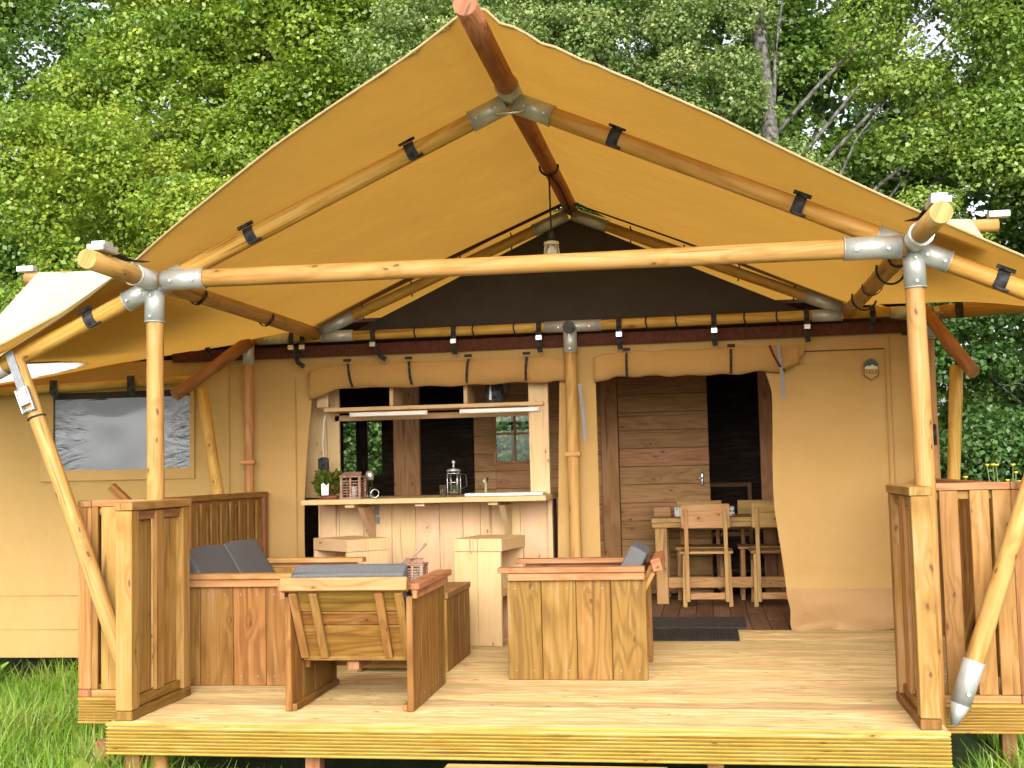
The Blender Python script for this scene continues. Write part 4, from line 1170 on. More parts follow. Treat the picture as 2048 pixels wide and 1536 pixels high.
def dining_chair(label, loc, rz):
    """seat towards +Y, backrest at -Y; local coordinates"""
    t = thing('dining_chair', label, 'chair', (0, 0, 0), 0, 'dining chairs round the pine table')
    L_ = dict(local=True)
    build('backrest', B().beam((-0.19, -0.19, 0.71), (0.19, -0.19, 0.71), 0.022, 0.19, (0, 1, 0)), 'dining', t, local=True)
    for sx in (-1, 1):
        build('back_post', B().beam((sx * 0.152, -0.215, 0.045), (sx * 0.152, -0.215, 0.77), 0.032, 0.028, (1, 0, 0)), 'dining', t, local=True)
        build('leg', B().beam((sx * 0.178, -0.175, 0.0), (sx * 0.168, -0.165, 0.412), 0.034, 0.034, (1, 0, 0)), 'dining', t, local=True)
        build('leg', B().beam((sx * 0.178, 0.17, 0.0), (sx * 0.168, 0.16, 0.412), 0.034, 0.034, (1, 0, 0)), 'dining', t, local=True)
        build('side_rail', B().beam((sx * 0.178, -0.16, 0.37), (sx * 0.178, 0.16, 0.37), 0.022, 0.05, (1, 0, 0)), 'dining', t, local=True)
    build('stretcher', B().beam((-0.135, -0.195, 0.087), (0.135, -0.195, 0.087), 0.02, 0.052, (0, 1, 0)), 'dining', t, local=True)
    for i in range(3):
        build('seat_board', B().beam((-0.205, -0.13 + 0.125 * i, 0.424), (0.205, -0.13 + 0.125 * i, 0.424), 0.122, 0.02, (0, 1, 0)), 'dining', t, local=True)
    t.location = loc; t.rotation_euler = (0, 0, rz)
    return t
ch0 = dining_chair('pine dining chair nearer the open doorway, seen whole from behind', (0.882, 4.56, 0), 0)
def place_chair(label, loc, rz):
    c = copy_tree(ch0); c['label'] = label; c.location = loc; c.rotation_euler = (0, 0, rz); return c
place_chair('pine dining chair half hidden by the right canvas wall', (1.425, 4.56, 0), R(1.5))
place_chair('pine dining chair on the far side of the table, behind the chair seen whole', (0.83, 5.04, 0), R(180))
place_chair('pine dining chair on the far side of the table near the canvas edge', (1.345, 5.04, 0), R(180))
db = thing('patterned_box', 'long pale box with black dotted ends on the dining table', 'box', (0.9, 4.86, 0.69))
bx = part(db, 'body', 'white', 0.675, 1.075, 4.80, 4.90, 0.691, 0.765)
build('printed_end', B().box(0.632, 0.674, 4.798, 4.902, 0.6912, 0.767), 'dots', db)
build('printed_end', B().box(1.076, 1.118, 4.798, 4.902, 0.6912, 0.767), 'dots', db)
tag(build('wooden_tray', B().box(0.46, 0.60, 4.86, 5.0, 0.6905, 0.775), 'inner'), 'plain brown box at the left end of the dining table', 'box')

# doormats
tag(build('doormat', B().box(0.36, 1.075, 2.535, 3.05, 0.002, 0.014), 'mat_rib'), 'ribbed black rubber doormat on the deck boards', 'doormat', 'doormats at the tent door')
tag(build('doormat', B().box(0.40, 1.14, 3.10, 3.70, 0.001, 0.010), 'rubber'), 'smooth dark grey doormat on the inside floor behind the ribbed one', 'doormat', 'doormats at the tent door')

# ================================================================== DECK FURNITURE
def armchair(label, width, name='armchair', cat='armchair'):
    """open front towards +Y, leaning back towards -Y, built round the origin"""
    t = thing(name, label, cat, (0, 0, 0))
    hw = width / 2
    D0 = -0.37
    rs = random.Random(int(width * 1000))
    for sx in (-1, 1):
        for i in range(4):
            y0 = D0 + i * 0.185
            build('side_board', B().box(min(sx * hw, sx * (hw - 0.03)), max(sx * hw, sx * (hw - 0.03)), y0 + 0.0015, y0 + 0.1835, 0.0, 0.535 + rs.uniform(-.002, .002), 'z'), 'chair', t, local=True)
        build('armrest', B().box(min(sx * (hw + 0.035), sx * (hw - 0.045)), max(sx * (hw + 0.035), sx * (hw - 0.045)), D0 + 0.003, 0.412, 0.563, 0.592, 'y'), 'chair_pink', t, local=True)
        build('arm_cleat', B().box(min(sx * (hw + 0.024), sx * (hw + 0.001)), max(sx * (hw + 0.024), sx * (hw + 0.001)), D0 + 0.005, 0.36, 0.522, 0.561, 'y'), 'chair_pink', t, local=True)
        build('floor_cleat', B().box(min(sx * (hw - 0.055), sx * (hw - 0.031)), max(sx * (hw - 0.055), sx * (hw - 0.031)), D0 + 0.006, 0.33, 0.004, 0.034, 'y'), 'chair', t, local=True)
        build('seat_bearer', B().box(min(sx * (hw - 0.055), sx * (hw - 0.031)), max(sx * (hw - 0.055), sx * (hw - 0.031)), -0.16, 0.36, 0.17, 0.215, 'y'), 'chair', t, local=True)
        sc = MB()
        for i in range(4):
            for zz in (0.05, 0.48):
                for dy in (0.045, 0.14):
                    yy = D0 + i * 0.185 + dy
                    sc.pole((sx * (hw - 0.002), yy, zz), (sx * (hw + 0.0012), yy, zz), 0.0045, None, 6)
        build('screws', sc, 'grey_strap', t, local=True)['kind'] = 'stuff'
    iw = hw - 0.034
    # reclined back: from (y=-0.18, z=0.235) up to (y=-0.42, z=0.60)
    a0, a1 = Vector((0, -0.20, 0.235)), Vector((0, -0.405, 0.595))
    d = (a1 - a0); Lb = d.length; d.normalize()
    nrm = Vector((1, 0, 0)).cross(d)          # pointing back/down? keep both sides used symmetrically
    if nrm.y > 0: nrm = -nrm
    def bk(q, o=0.0): return a0 + d * q + nrm * o
    for q0, q1 in ((0.0, 0.185), (0.188, 0.262), (0.265, Lb - 0.004)):
        c = bk((q0 + q1) / 2)
        build('back_board', B().beam(c + Vector((-iw + 0.01, 0, 0)), c + Vector((iw - 0.01, 0, 0)), q1 - q0 - 0.003, 0.022, d), 'chair', t, local=True)
    nb = [-iw + 0.02, -iw + 0.12, iw - 0.115, iw - 0.02]
    if width > 0.8: nb = [-iw + 0.02, -0.3, 0.0, 0.3, iw - 0.02]
    for x in nb:
        build('back_batten', B().beam(bk(0.01, 0.024) + Vector((x, 0, 0)), bk(Lb - 0.03, 0.024) + Vector((x, 0, 0)), 0.04, 0.024, (1, 0, 0)), 'rail', t, local=True)
    build('bottom_rail', B().beam(bk(-0.012, 0.0) + Vector((-iw + 0.01, 0, 0)), bk(-0.012, 0.0) + Vector((iw - 0.01, 0, 0)), 0.06, 0.022, (0, 1, 0)), 'chair', t, local=True)
    tcap = bk(Lb + 0.012, 0.02)
    build('top_rail', B().beam(tcap + Vector((-hw + 0.005, 0, 0)), tcap + Vector((hw - 0.005, 0, 0)), 0.062, 0.05, Vector((0, 0.25, 1))), 'chair_pink', t, local=True)
    for i in range(4):
        y0 = -0.165 + 0.13 * i
        build('seat_board', B().beam((-iw + 0.004, y0 + 0.06, 0.228 + 0.012 * i), (iw - 0.004, y0 + 0.06, 0.228 + 0.012 * i), 0.12, 0.022, (0, 1, 0)), 'chair', t, local=True)
    build('front_rail', B().box(-iw + 0.002, iw - 0.002, 0.335, 0.36, 0.10, 0.21), 'chair', t, local=True)
    build('under_beam', B().box(-0.06, 0.0, -0.19, 0.33, 0.165, 0.205, 'y'), 'rail_dark', t, local=True)
    return t
def cushion_mesh(w, h, t, name, seed=0):
    bm = bmesh.new()
    bmesh.ops.create_cube(bm, size=1.0)
    bmesh.ops.scale(bm, verts=bm.verts, vec=(w, t, h))
    bmesh.ops.subdivide_edges(bm, edges=bm.edges[:], cuts=5, use_grid_fill=True)
    for v in bm.verts:
        x, y, z = v.co.x / (w / 2), v.co.y / (t / 2), v.co.z / (h / 2)
        b = (1 - x ** 6 * 0.25) * (1 - z ** 6 * 0.25)
        v.co.y *= 0.82 + 0.26 * b
        n_ = mnoise.noise(Vector((v.co.x * 7 + seed, v.co.z * 7, v.co.y * 3))) * 0.006
        v.co.y += n_; v.co.z += n_
    bmesh.ops.bevel(bm, geom=[e for e in bm.edges if e.calc_face_angle(0) > 0.9], offset=0.016, segments=3, affect='EDGES', profile=0.6)
    me = bpy.data.meshes.new(name); bm.to_mesh(me); bm.free()
    for p_ in me.polygons: p_.use_smooth = True
    me.uv_layers.new(name='UVMap')
    me.materials.append(M['cushion'])
    return me
def cushion(label, w, h, t, loc, rz, tilt, group='grey cushions on the deck seats'):
    o = bpy.data.objects.new('cushion', cushion_mesh(w, h, t, 'cushion', w * 50 + loc[0]))
    COL.objects.link(o)
    o.matrix_world = Matrix.Translation(loc) @ Matrix.Rotation(rz, 4, 'Z') @ Matrix.Rotation(tilt, 4, 'X')
    tag(o, label, 'cushion', group)
    return o
A = armchair('brown pine armchair in front, its battened back turned to the viewer', 0.62)
A.location = (-0.79, 0.65, 0); A.rotation_euler = (0, 0, R(0.8))
cushion('grey back cushion of the armchair whose battened back faces the viewer', 0.55, 0.44, 0.10, (-0.785, 0.408, 0.47), R(0.8), R(30))
Bc = copy_tree(A); Bc['label'] = 'brown pine armchair seen from its plank side, in the middle of the deck'
Bc.location = (0.20, 1.45, 0); Bc.rotation_euler = (0, 0, R(90))
cushion('grey back cushion of the armchair seen from its plank side', 0.50, 0.44, 0.10, (0.43, 1.45, 0.48), R(90), R(30))
Sf = armchair('brown pine two seat sofa along the left railing, under charcoal cushions', 1.10, 'garden_sofa', 'sofa')
Sf.location = (-1.62, 1.475, 0); Sf.rotation_euler = (0, 0, R(-90))
for o in Sf.children:
    pass
cushion('charcoal back cushion on the near half of the sofa', 0.50, 0.46, 0.10, (-1.825, 1.215, 0.50), R(-90), R(30))
cushion('charcoal back cushion on the far half of the sofa', 0.50, 0.46, 0.10, (-1.825, 1.725, 0.50), R(-90), R(30))

ct = thing('coffee_table', 'low brown box table of planks between the armchairs', 'table', (-0.8, 1.68, 0))
for i in range(4):
    part(ct, 'side_board', 'chair', -0.575, -0.548, 1.365 + 0.163 * i, 1.365 + 0.163 * i + 0.160, 0.0, 0.40, grain='z')
    part(ct, 'side_board', 'chair', -1.07, -1.043, 1.365 + 0.163 * i, 1.365 + 0.163 * i + 0.160, 0.0, 0.40, grain='z')
for i in range(3):
    part(ct, 'front_board', 'chair', -1.042, -0.577, 1.368, 1.392, 0.02 + 0.127 * i, 0.02 + 0.127 * i + 0.124)
for i in range(4):
    part(ct, 'top_board', 'chair', -1.075, -0.56, 1.36 + 0.164 * i, 1.36 + 0.164 * i + 0.161, 0.402, 0.436)
part(ct, 'edge_strip', 'rail_dark', -0.559, -0.540, 1.36, 2.015, 0.402, 0.437, grain='y')
ln = lantern('candle_lantern', 'glass and wood candle lantern with raised handle on the coffee table', (-0.83, 1.78, 0.4375), 0.11, 0.135)
ha = B()
ha.beam((-0.845, 1.73, 0.60), (-0.755, 1.77, 0.685), 0.022, 0.014, (0, 1, 0))
build('handle', ha, 'wicker', ln)
build('pane', B().box(-0.879, -0.781, 1.726, 1.729, 0.452, 0.57), 'glass', ln)

def bar_stool(label):
    t = thing('bar_stool', label, 'stool', (0, 0, 0), 0, 'block bar stools at the kitchen bar')
    for yy in (-0.225, 0.195):
        for i in range(2):
            build('leg_board', B().box(-0.16 + 0.16 * i + 0.0008, 0.16 * i - 0.0008, yy, yy + 0.03, 0.0, 0.594, 'z'), 'stool', t, local=True)
    for i in range(2):
        build('seat_board', B().box(-0.16 + 0.165 * i, 0.003 + 0.165 * i, -0.226, 0.226, 0.596, 0.676, 'y'), 'stool', t, local=True)
    build('cross_board', B().box(-0.13, 0.13, -0.194, 0.194, 0.30, 0.325, 'y'), 'stool', t, local=True)
    return t
S1 = bar_stool('pale block bar stool right of the coffee table')
S1.location = (-0.515, 2.555, 0); S1.rotation_euler = (0, 0, R(-11))
S2 = copy_tree(S1); S2['label'] = 'pale block bar stool behind the lantern, at the left end of the bar'
S2.location = (-1.49, 2.66, 0); S2.rotation_euler = (0, 0, R(48))

# ================================================================== VEGETATION
def quads_object(name, P, tone, mat, parent=None, base=(0, 0, 0), smooth=False):
    """P: (n,4,3) leaf quads; tone: (n,)"""
    n = len(P)
    me = bpy.data.meshes.new(name)
    me.vertices.add(n * 4); me.loops.add(n * 4); me.polygons.add(n)
    me.vertices.foreach_set('co', (P.reshape(-1, 3) - np.array(base)).astype(np.float32).ravel())
    me.loops.foreach_set('vertex_index', np.arange(n * 4, dtype=np.int32))
    me.polygons.foreach_set('loop_start', np.arange(0, n * 4, 4, dtype=np.int32))
    me.update(calc_edges=True)
    at = me.attributes.new('tone', 'FLOAT', 'POINT')
    at.data.foreach_set('value', np.repeat(np.clip(tone, 0, 1), 4).astype(np.float32))
    me.materials.append(M[mat])
    o = bpy.data.objects.new(name, me); COL.objects.link(o)
    if parent is not None: o.parent = parent
    else: o.location = base
    return o

def leaf_quads(C, N_dir, size, rg, droop=0.25):
    """one bent diamond per centre"""
    n = len(C)
    d = N_dir + rg.normal(0, 0.55, (n, 3)); d /= np.linalg.norm(d, axis=1)[:, None] + 1e-9   # leaf normal
    t = rg.normal(0, 1, (n, 3)); t -= (t * d).sum(1)[:, None] * d; t /= np.linalg.norm(t, axis=1)[:, None] + 1e-9
    s = np.cross(d, t)
    L = size * 0.78 * rg.uniform(0.6, 1.35, n)[:, None]
    W = L * rg.uniform(0.30, 0.46, n)[:, None]
    p0 = C - t * L * 0.5
    p2 = C + t * L * 0.5 - d * L * droop
    p1 = C + s * W + d * L * 0.06
    p3 = C - s * W + d * L * 0.06
    return np.stack([p0, p1, p2, p3], 1)

def spray(c, rad, n, size, rg, flat=0.55):
    """leaves of one clump: a domed spray, denser on its outer skin"""
    u = rg.normal(0, 1, (n, 3)); u /= np.linalg.norm(u, axis=1)[:, None]
    r = rg.uniform(0.35, 1.0, n)[:, None] ** 0.6
    p = u * r * np.array([1, 1, flat]) * rad
    lump = 0.22 * np.sin(p[:, :1] * 9 / rad * 0.3 + c[0] * 7) * np.cos(p[:, 1:2] * 8 / rad * 0.3 + c[1] * 5)
    p = p * (1 + lump)
    nd = u * 0.55 + np.array([0, -0.12, 0.75])
    return c + p, nd

def make_tree(name, label, cat, base, lobes, mat, leaf, tone, trunk_r, trunk_top, bark='bark', seed=0, group=None, leaves=260, crad=0.5, limbs=14, lean=(0, 0), front=True, limb_k=0.4):
    """lobes: (centre xyz, radii xyz, clumps)"""
    rg = np.random.default_rng(seed); rn = random.Random(seed)
    t = thing(name, label, cat, base, 0, group)
    bx, by, bz = base
    Ps, Ts, clumps = [], [], []
    for (lc, lr, nc) in lobes:
        lc = np.array(lc, float); lr = np.array(lr, float)
        for _ in range(nc):
            u = rg.normal(0, 1, 3); u /= np.linalg.norm(u)
            if front and u[1] > 0.35: u[1] *= -1 if rg.random() < 0.6 else 1
            k = rg.uniform(0.45, 1.0) ** 0.5
            c = lc + u * lr * k * rg.uniform(0.85, 1.12)
            cr = crad * rg.uniform(0.6, 1.45)
            clumps.append((c, cr))
            n = int(leaves * 1.4 * (cr / crad) ** 1.5 * rg.uniform(0.8, 1.2))
            C, nd = spray(c, cr, n, leaf, rg, rg.uniform(0.4, 0.75))
            Ps.append(leaf_quads(C, nd, leaf, rg))
            ct_ = tone + rg.normal(0, 0.17)
            Ts.append(np.clip(ct_ + rg.normal(0, 0.13, n), 0.0, 1))
    P = np.concatenate(Ps); T = np.concatenate(Ts)
    quads_object('crown', P, T, mat, t, base)
    # trunk and limbs
    top = Vector((bx + lean[0], by + lean[1], trunk_top))
    b0 = Vector(base)
    pts, rad = [], []
    for i in range(9):
        q = i / 8
        p = b0.lerp(top, q) + Vector((0.12 * math.sin(q * 5 + seed), 0.1 * math.cos(q * 4 + seed), 0)) * trunk_r * 6 * q
        pts.append(p); rad.append(trunk_r * (1.25 - 0.25 * min(1, q * 8)) * (1 - 0.72 * q))
    tb = MB().tube(pts, rad, 12)
    build('trunk', tb, bark, t)
    pick = rn.sample(clumps, min(limbs, len(clumps)))
    for i, (c, cr) in enumerate(pick):
        c = Vector(c)
        q = min(0.95, max(0.25, (c.z - bz) / max(0.1, trunk_top - bz) * 0.75 - 0.1))
        k = int(q * 8); s_ = pts[k].lerp(pts[min(8, k + 1)], q * 8 - k)
        mid = s_.lerp(c, 0.5) + Vector((rn.uniform(-.2, .2), rn.uniform(-.2, .2), 0.18 * (c - s_).length * rn.uniform(0.2, 1)))
        r0 = trunk_r * (1 - 0.7 * q) * limb_k
        lp, lrad = [], []
        for m in range(8):
            w = m / 7
            p = s_ * (1 - w) ** 2 + mid * 2 * w * (1 - w) + c * w * w
            lp.append(p + Vector((rn.uniform(-1, 1), rn.uniform(-1, 1), rn.uniform(-1, 1))) * 0.03 + Vector((math.sin(w * 7 + i * 2.1), math.cos(w * 6 + i), math.sin(w * 9 + i * 1.3))) * 0.07 * (w * (1.4 - w))); lrad.append(max(0.006, r0 * (1 - 0.88 * w)))
        lm = MB().tube(lp, lrad, 7)
        for _ in range(5):                       # twigs
            w = rn.uniform(0.45, 1.0); p = lp[min(7, int(w * 7))]
            e = p + Vector((rn.uniform(-1, 1), rn.uniform(-1, 1), rn.uniform(-0.3, 0.8))) * cr * 1.3
            m_ = p.lerp(e, 0.5) + Vector((0, 0, 0.08))
            lm.tube([p, m_, e], [0.010, 0.007, 0.003], 5)
        build('limb', lm, bark, t)
    return t

G = -0.45
TG = 'trees behind the tent'
# left: light green maples leaning over the tent
make_tree('maple_tree', 'light green maple with tiered sprays behind the left roof edge', 'tree', (-6.6, 11.4, G),
    [((-7.2, 10.9, 3.5), (1.5, 1.0, 0.9), 46), ((-5.6, 10.8, 4.6), (1.4, 1.0, 0.8), 40), ((-8.2, 11.0, 5.6), (1.5, 1.1, 1.1), 40)], 'leaf_light', 0.092, 0.62, 0.13, 5.6, seed=1, group=TG, crad=0.5, leaves=330)
make_tree('maple_tree', 'tall yellow green maple reaching the top left of the picture', 'tree', (-6.6, 14.4, G),
    [((-8.2, 13.8, 7.4), (2.0, 1.2, 1.6), 70), ((-5.0, 13.6, 8.2), (1.9, 1.2, 1.8), 72), ((-6.2, 13.8, 6.0), (2.6, 1.1, 1.0), 52), ((-6.4, 14.0, 9.6), (2.6, 1.2, 1.2), 50)], 'leaf_light', 0.10, 0.5, 0.2, 10.0, seed=2, group=TG, crad=0.58, leaves=320, limbs=24)
make_tree('hedge_maple', 'dark green bushy maple low behind the left side roof', 'tree', (-9.4, 12.6, G),
    [((-9.2, 12.0, 2.4), (2.4, 1.2, 1.8), 70), ((-6.6, 12.0, 2.2), (1.6, 1.0, 1.4), 36)], 'leaf_mid', 0.09, 0.48, 0.14, 3.8, seed=3, group=TG, crad=0.5, leaves=320)
make_tree('whitebeam_tree', 'greyish green tree with pale clumps behind the left roof slope', 'tree', (-3.4, 12.4, G),
    [((-3.5, 11.9, 5.0), (1.6, 1.0, 1.7), 66), ((-2.4, 12.0, 7.2), (1.7, 1.1, 1.7), 64), ((-4.3, 12.0, 3.6), (1.0, 0.9, 0.9), 24)], 'leaf_grey', 0.072, 0.54, 0.15, 7.6, seed=4, group=TG, crad=0.38, leaves=340)
make_tree('whitebeam_tree', 'greyish green tree with pale tips behind the roof ridge', 'tree', (0.4, 13.2, G),
    [((-0.6, 12.6, 8.2), (1.6, 1.1, 1.6), 56), ((1.1, 12.5, 7.0), (1.0, 1.0, 1.4), 46), ((1.9, 12.3, 4.9), (0.9, 0.8, 0.8), 28)], 'leaf_grey', 0.072, 0.58, 0.16, 8.4, seed=5, group=TG, crad=0.38, leaves=340)
make_tree('sycamore_tree', 'tall sycamore with a bare forked trunk right of the ridge', 'tree', (2.15, 12.0, G),
    [((1.5, 13.0, 9.2), (1.4, 1.0, 1.2), 30), ((4.6, 12.1, 7.3), (1.5, 1.0, 1.4), 52), ((5.5, 12.0, 5.5), (1.6, 0.9, 0.8), 46), ((3.9, 11.9, 4.3), (0.9, 0.7, 0.5), 18), ((5.9, 12.2, 8.6), (1.4, 1.0, 1.0), 34)], 'leaf_mid', 0.084, 0.70, 0.20, 10.5, seed=6, group=TG, crad=0.45, leaves=330, limbs=11, lean=(-0.35, 0.5), limb_k=0.3)
make_tree('sycamore_tree', 'dense dark sycamore at the top right corner', 'tree', (7.4, 14.0, G),
    [((7.3, 13.2, 8.2), (1.7, 1.2, 2.0), 78), ((6.4, 13.2, 5.6), (1.2, 1.0, 1.0), 36), ((8.4, 13.2, 5.2), (1.4, 1.2, 2.0), 54)], 'leaf_dark', 0.10, 0.66, 0.2, 9.0, bark='bark_dark', seed=7, group=TG, crad=0.5, leaves=300)
make_tree('hazel_bush', 'dark green hazel thicket right of the tent wall', 'bush', (5.4, 10.8, G),
    [((4.6, 10.0, 0.9), (1.0, 0.8, 1.0), 50), ((6.0, 10.2, 1.4), (1.3, 0.8, 1.3), 64), ((5.2, 10.6, 2.6), (1.6, 0.9, 0.8), 46)], 'leaf_dark', 0.082, 0.62, 0.07, 2.6, bark='bark_dark', seed=8, crad=0.40, leaves=330, limbs=20)
make_tree('ash_tree', 'slim ash with light sprays behind the right roof corner', 'tree', (6.3, 12.0, G),
    [((6.4, 11.2, 3.3), (0.9, 0.7, 0.5), 22), ((7.3, 11.4, 4.0), (1.0, 0.8, 0.9), 30)], 'leaf_mid', 0.085, 0.55, 0.09, 4.6, seed=9, group=TG, crad=0.4, leaves=260)
for i, (x, yy, h, lab) in enumerate(((-12.4, 18.5, 12.2, 'dark oak in the far row at the left edge'), (-7.4, 19.0, 12.6, 'dark oak in the far row behind the maples'), (-2.4, 18.5, 12.8, 'dark oak in the far row behind the pale tree left of the ridge'), (2.8, 19.0, 12.8, 'dark oak in the far row behind the forked sycamore'), (7.9, 18.5, 12.6, 'dark oak in the far row at the right edge'))):
    make_tree('oak_tree', lab, 'tree', (x, yy, G),
        [((x, yy - 0.6, h - 2.0), (2.6, 1.1, 2.2), 74), ((x + 0.6, yy - 0.6, h - 5.6), (2.8, 1.0, 2.2), 76), ((x - 0.3, yy - 0.3, 3.4), (2.9, 1.0, 2.3), 66), ((x, yy, 1.0), (2.9, 0.8, 1.2), 30)], 'leaf_mid', 0.15, 0.36, 0.24, h - 1.5, bark='bark_dark', seed=20 + i, group='oaks in the far row', crad=0.75, leaves=230, limbs=16)

for x, yy, hh, r_, lab in ((-4.4, 12.6, 2.4, 1.7, 'dark evergreen shrub behind the tent, seen through the left inner window'), (-1.9, 12.4, 2.3, 1.6, 'dark evergreen shrub behind the tent, seen through the plank wall window'), (6.6, 13.4, 2.6, 2.0, 'dark evergreen shrub low behind the hazel thicket'), (9.2, 12.6, 2.6, 1.6, 'dark evergreen shrub at the right edge behind the buttercups')):
    make_tree('evergreen_shrub', lab, 'bush', (x, yy, G), [((x, yy, 0.9), (r_, 0.6, 1.3), 54), ((x, yy, hh - 0.4), (r_ * 0.8, 0.5, 0.7), 26)], 'leaf_dark', 0.10, 0.6, 0.08, hh - 0.5, bark='bark_dark', seed=int(40 + x * 3), crad=0.5, leaves=210, limbs=8, group='evergreen shrubs behind the tent')

oaks = [o for o in bpy.data.objects if o.name.startswith('oak_tree')]
for src, dx, lab in ((oaks[0], -5.2, 'dark oak in the far row, outermost beyond the left edge'), (oaks[4], 5.0, 'dark oak in the far row, outermost beyond the right edge')):
    c = copy_tree(src); c['label'] = lab; c.location.x += dx
# the wood farther back: one mass seen through the gaps
rgw = np.random.default_rng(77)
nw_ = 46000
cw_ = np.stack([rgw.uniform(-20, 15, nw_), rgw.uniform(22.5, 25.0, nw_), rgw.uniform(-0.4, 14.5, nw_)], 1)
cl_ = np.sin(cw_[:, 0] * 1.1 + np.sin(cw_[:, 2] * 0.9)) * np.cos(cw_[:, 2] * 1.3 + cw_[:, 0] * 0.3)
kw_ = (cl_ > -0.75) & (cw_[:, 2] < 11.5 + 2.5 * np.sin(cw_[:, 0] * 0.8))
cw_, cl_ = cw_[kw_], cl_[kw_]
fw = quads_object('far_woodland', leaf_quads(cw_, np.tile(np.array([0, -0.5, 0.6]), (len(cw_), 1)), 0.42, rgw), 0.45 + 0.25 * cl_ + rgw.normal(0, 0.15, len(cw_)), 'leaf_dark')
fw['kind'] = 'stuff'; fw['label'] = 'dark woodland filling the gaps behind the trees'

# grass: blades all round the deck
def grass(n, xr, yr, hmin, hmax, keep, seed):
    rg = np.random.default_rng(seed)
    x = rg.uniform(*xr, n); y = rg.uniform(*yr, n)
    k = keep(x, y); x, y = x[k], y[k]; n = len(x)
    clump = 0.5 + 0.5 * np.sin(x * 3.1 + 2 * np.sin(y * 2.3)) * np.cos(y * 2.7 + np.sin(x * 4.1))
    h = rg.uniform(hmin, hmax, n) * (0.55 + 0.75 * clump)
    a = rg.uniform(0, 2 * np.pi, n)
    lean = rg.uniform(0.15, 0.85, n) * h
    w = rg.uniform(0.0022, 0.0055, n)
    b = np.stack([x, y, np.full(n, G - 0.01)], 1)
    dx = np.stack([np.cos(a), np.sin(a), np.zeros(n)], 1)
    s = np.stack([-np.sin(a), np.cos(a), np.zeros(n)], 1)
    up = np.array([0, 0, 1.0])
    m = b + dx * (lean * 0.35)[:, None] + up * (h * 0.62)[:, None]
    e = b + dx * lean[:, None] + up * (h * rg.uniform(0.75, 1.0, n))[:, None]
    q1 = np.stack([b - s * w[:, None], b + s * w[:, None], m + s * (w * .8)[:, None], m - s * (w * .8)[:, None]], 1)
    q2 = np.stack([m - s * (w * .8)[:, None], m + s * (w * .8)[:, None], e + s * (w * .12)[:, None], e - s * (w * .12)[:, None]], 1)
    t = np.clip(0.48 + 0.35 * (clump - 0.5) + rg.normal(0, 0.24, n), 0, 1)
    return np.concatenate([q1, q2]), np.concatenate([t, np.clip(t + 0.08, 0, 1)])
outside = lambda x, y: ~((x < -2.3) & (y > 2.75)) & ~((np.abs(x) < 1.9) & (y > 0.12) & (y < 9)) & ~((np.abs(x) < 2.36) & (y > 0.9))
Pg1, Tg1 = grass(60000, (-5.2, -1.6), (-1.2, 4.2), 0.14, 0.34, outside, 1)
Pg2, Tg2 = grass(14000, (1.6, 3.2), (-1.0, 4.0), 0.14, 0.36, outside, 2)
Pg3, Tg3 = grass(9000, (-1.9, 1.9), (-1.0, 0.25), 0.10, 0.26, lambda x, y: ~((x > -0.28) & (x < 0.73) & (y > -0.5)), 3)
Pg4, Tg4 = grass(26000, (2.4, 9.0), (3.0, 12.0), 0.2, 0.5, lambda x, y: x > 2.5, 4)
gr = quads_object('grass', np.concatenate([Pg1, Pg2, Pg3, Pg4]), np.concatenate([Tg1, Tg2, Tg3, Tg4]), 'grass')
gr['kind'] = 'stuff'; gr['label'] = 'lush green grass around and under the deck'

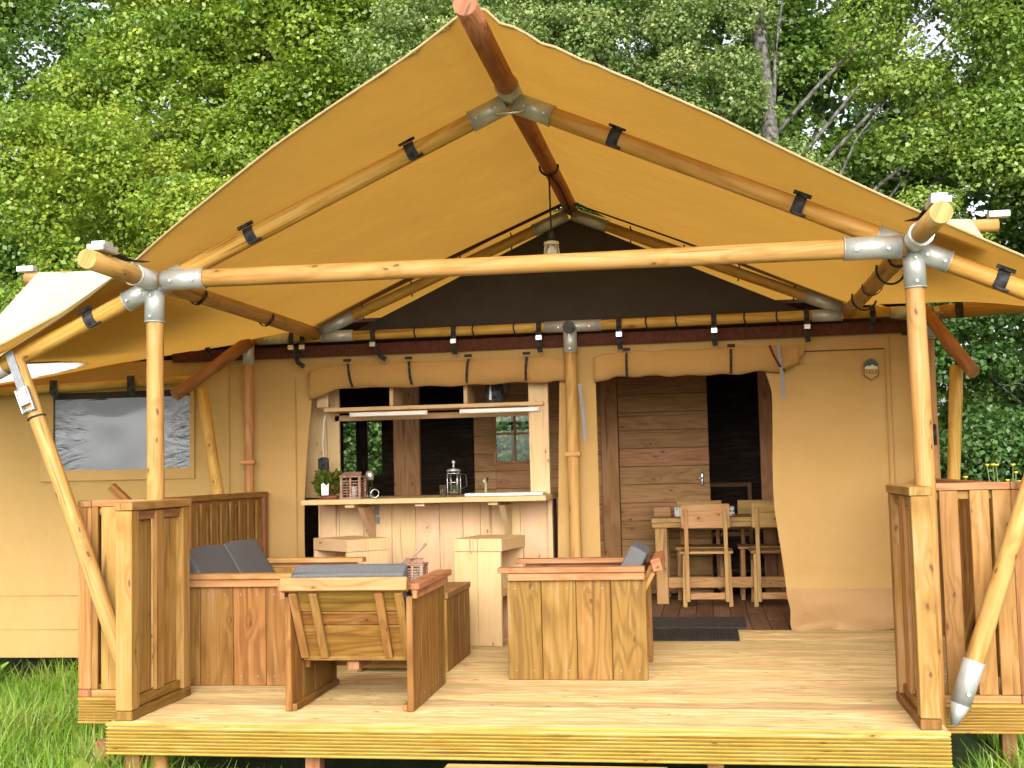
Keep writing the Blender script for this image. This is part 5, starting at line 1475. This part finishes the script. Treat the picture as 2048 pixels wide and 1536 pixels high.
def broad_leaf(mb, base, tip, w):
    base, tip = Vector(base), Vector(tip); d = tip - base; L = d.length; d.normalize()
    s = d.cross(Vector((0, 0, 1))).normalized(); up = s.cross(d)
    def f(u, v):
        k = v
        ww = w * math.sin(math.pi * min(0.98, k * 0.9 + 0.05)) ** 0.8
        return base + d * L * k + s * (u - 0.5) * 2 * ww + up * (0.25 * L * math.sin(k * 2.6) + abs(u - .5) * ww * 0.6)
    mb.sheet(f, 4, 7)
for k, (x, yy, lab) in enumerate(((-1.98, 0.02, 'broad leaved dock plant by the left corner of the deck'), (-4.1, 2.6, 'broad leaved dock plant in the grass under the left canvas wall'))):
    t = thing('dock_plant', lab, 'plant', (x, yy, G), group='dock plants in the grass')
    rn = random.Random(k + 5)
    for i in range(9):
        a = 6.283 * i / 9 + rn.uniform(-.3, .3); r_ = rn.uniform(0.10, 0.2); hh = rn.uniform(0.14, 0.30)
        mb = MB(); p0 = (x + 0.02 * math.cos(a), yy + 0.02 * math.sin(a), G + 0.03)
        broad_leaf(mb, p0, (x + r_ * math.cos(a), yy + r_ * math.sin(a), G + hh), rn.uniform(0.03, 0.055))
        o = build('leaf', mb, 'grass', t)
        at = o.data.attributes.new('tone', 'FLOAT', 'POINT'); at.data.foreach_set('value', [0.55 + 0.3 * rn.random()] * len(o.data.vertices))
for k, (x, yy, lab) in enumerate(((3.55, 6.2, 'yellow flowered buttercup clump beyond the right railing, the taller one'), (3.25, 5.6, 'yellow flowered buttercup clump beyond the right railing, the lower one'))):
    t = thing('buttercup_clump', lab, 'plant', (x, yy, G), group='yellow buttercups beyond the right railing')
    rn = random.Random(k + 50); sm = MB()
    heads = []
    for i in range(16):
        hh = rn.uniform(1.1, 1.5) - 0.12 * k; px, py = x + rn.uniform(-.35, .35), yy + rn.uniform(-.3, .3)
        sm.tube([(x + (px - x) * .4, yy + (py - yy) * .4, G), ((x + px) / 2, (yy + py) / 2, G + hh * .5), (px, py, G + hh)], 0.005, 5)
        heads.append((px, py, G + hh))
    build('stems', sm, 'stem', t)
    for h_ in heads:
        r_ = rn.uniform(0.018, 0.03)
        build('flower', MB().lathe(h_, [(0.004, 0), (r_ * .7, 0.006), (r_, 0.02), (r_ * .5, 0.012), (0.001, 0.01)], 8), 'yellow', t)
    hl = herb((x, yy, G), 0.32, 1.15, 'foliage', 900, 0.09); hl.parent = t; hl.location = (0, 0, 0)

bpy.context.view_layer.update()
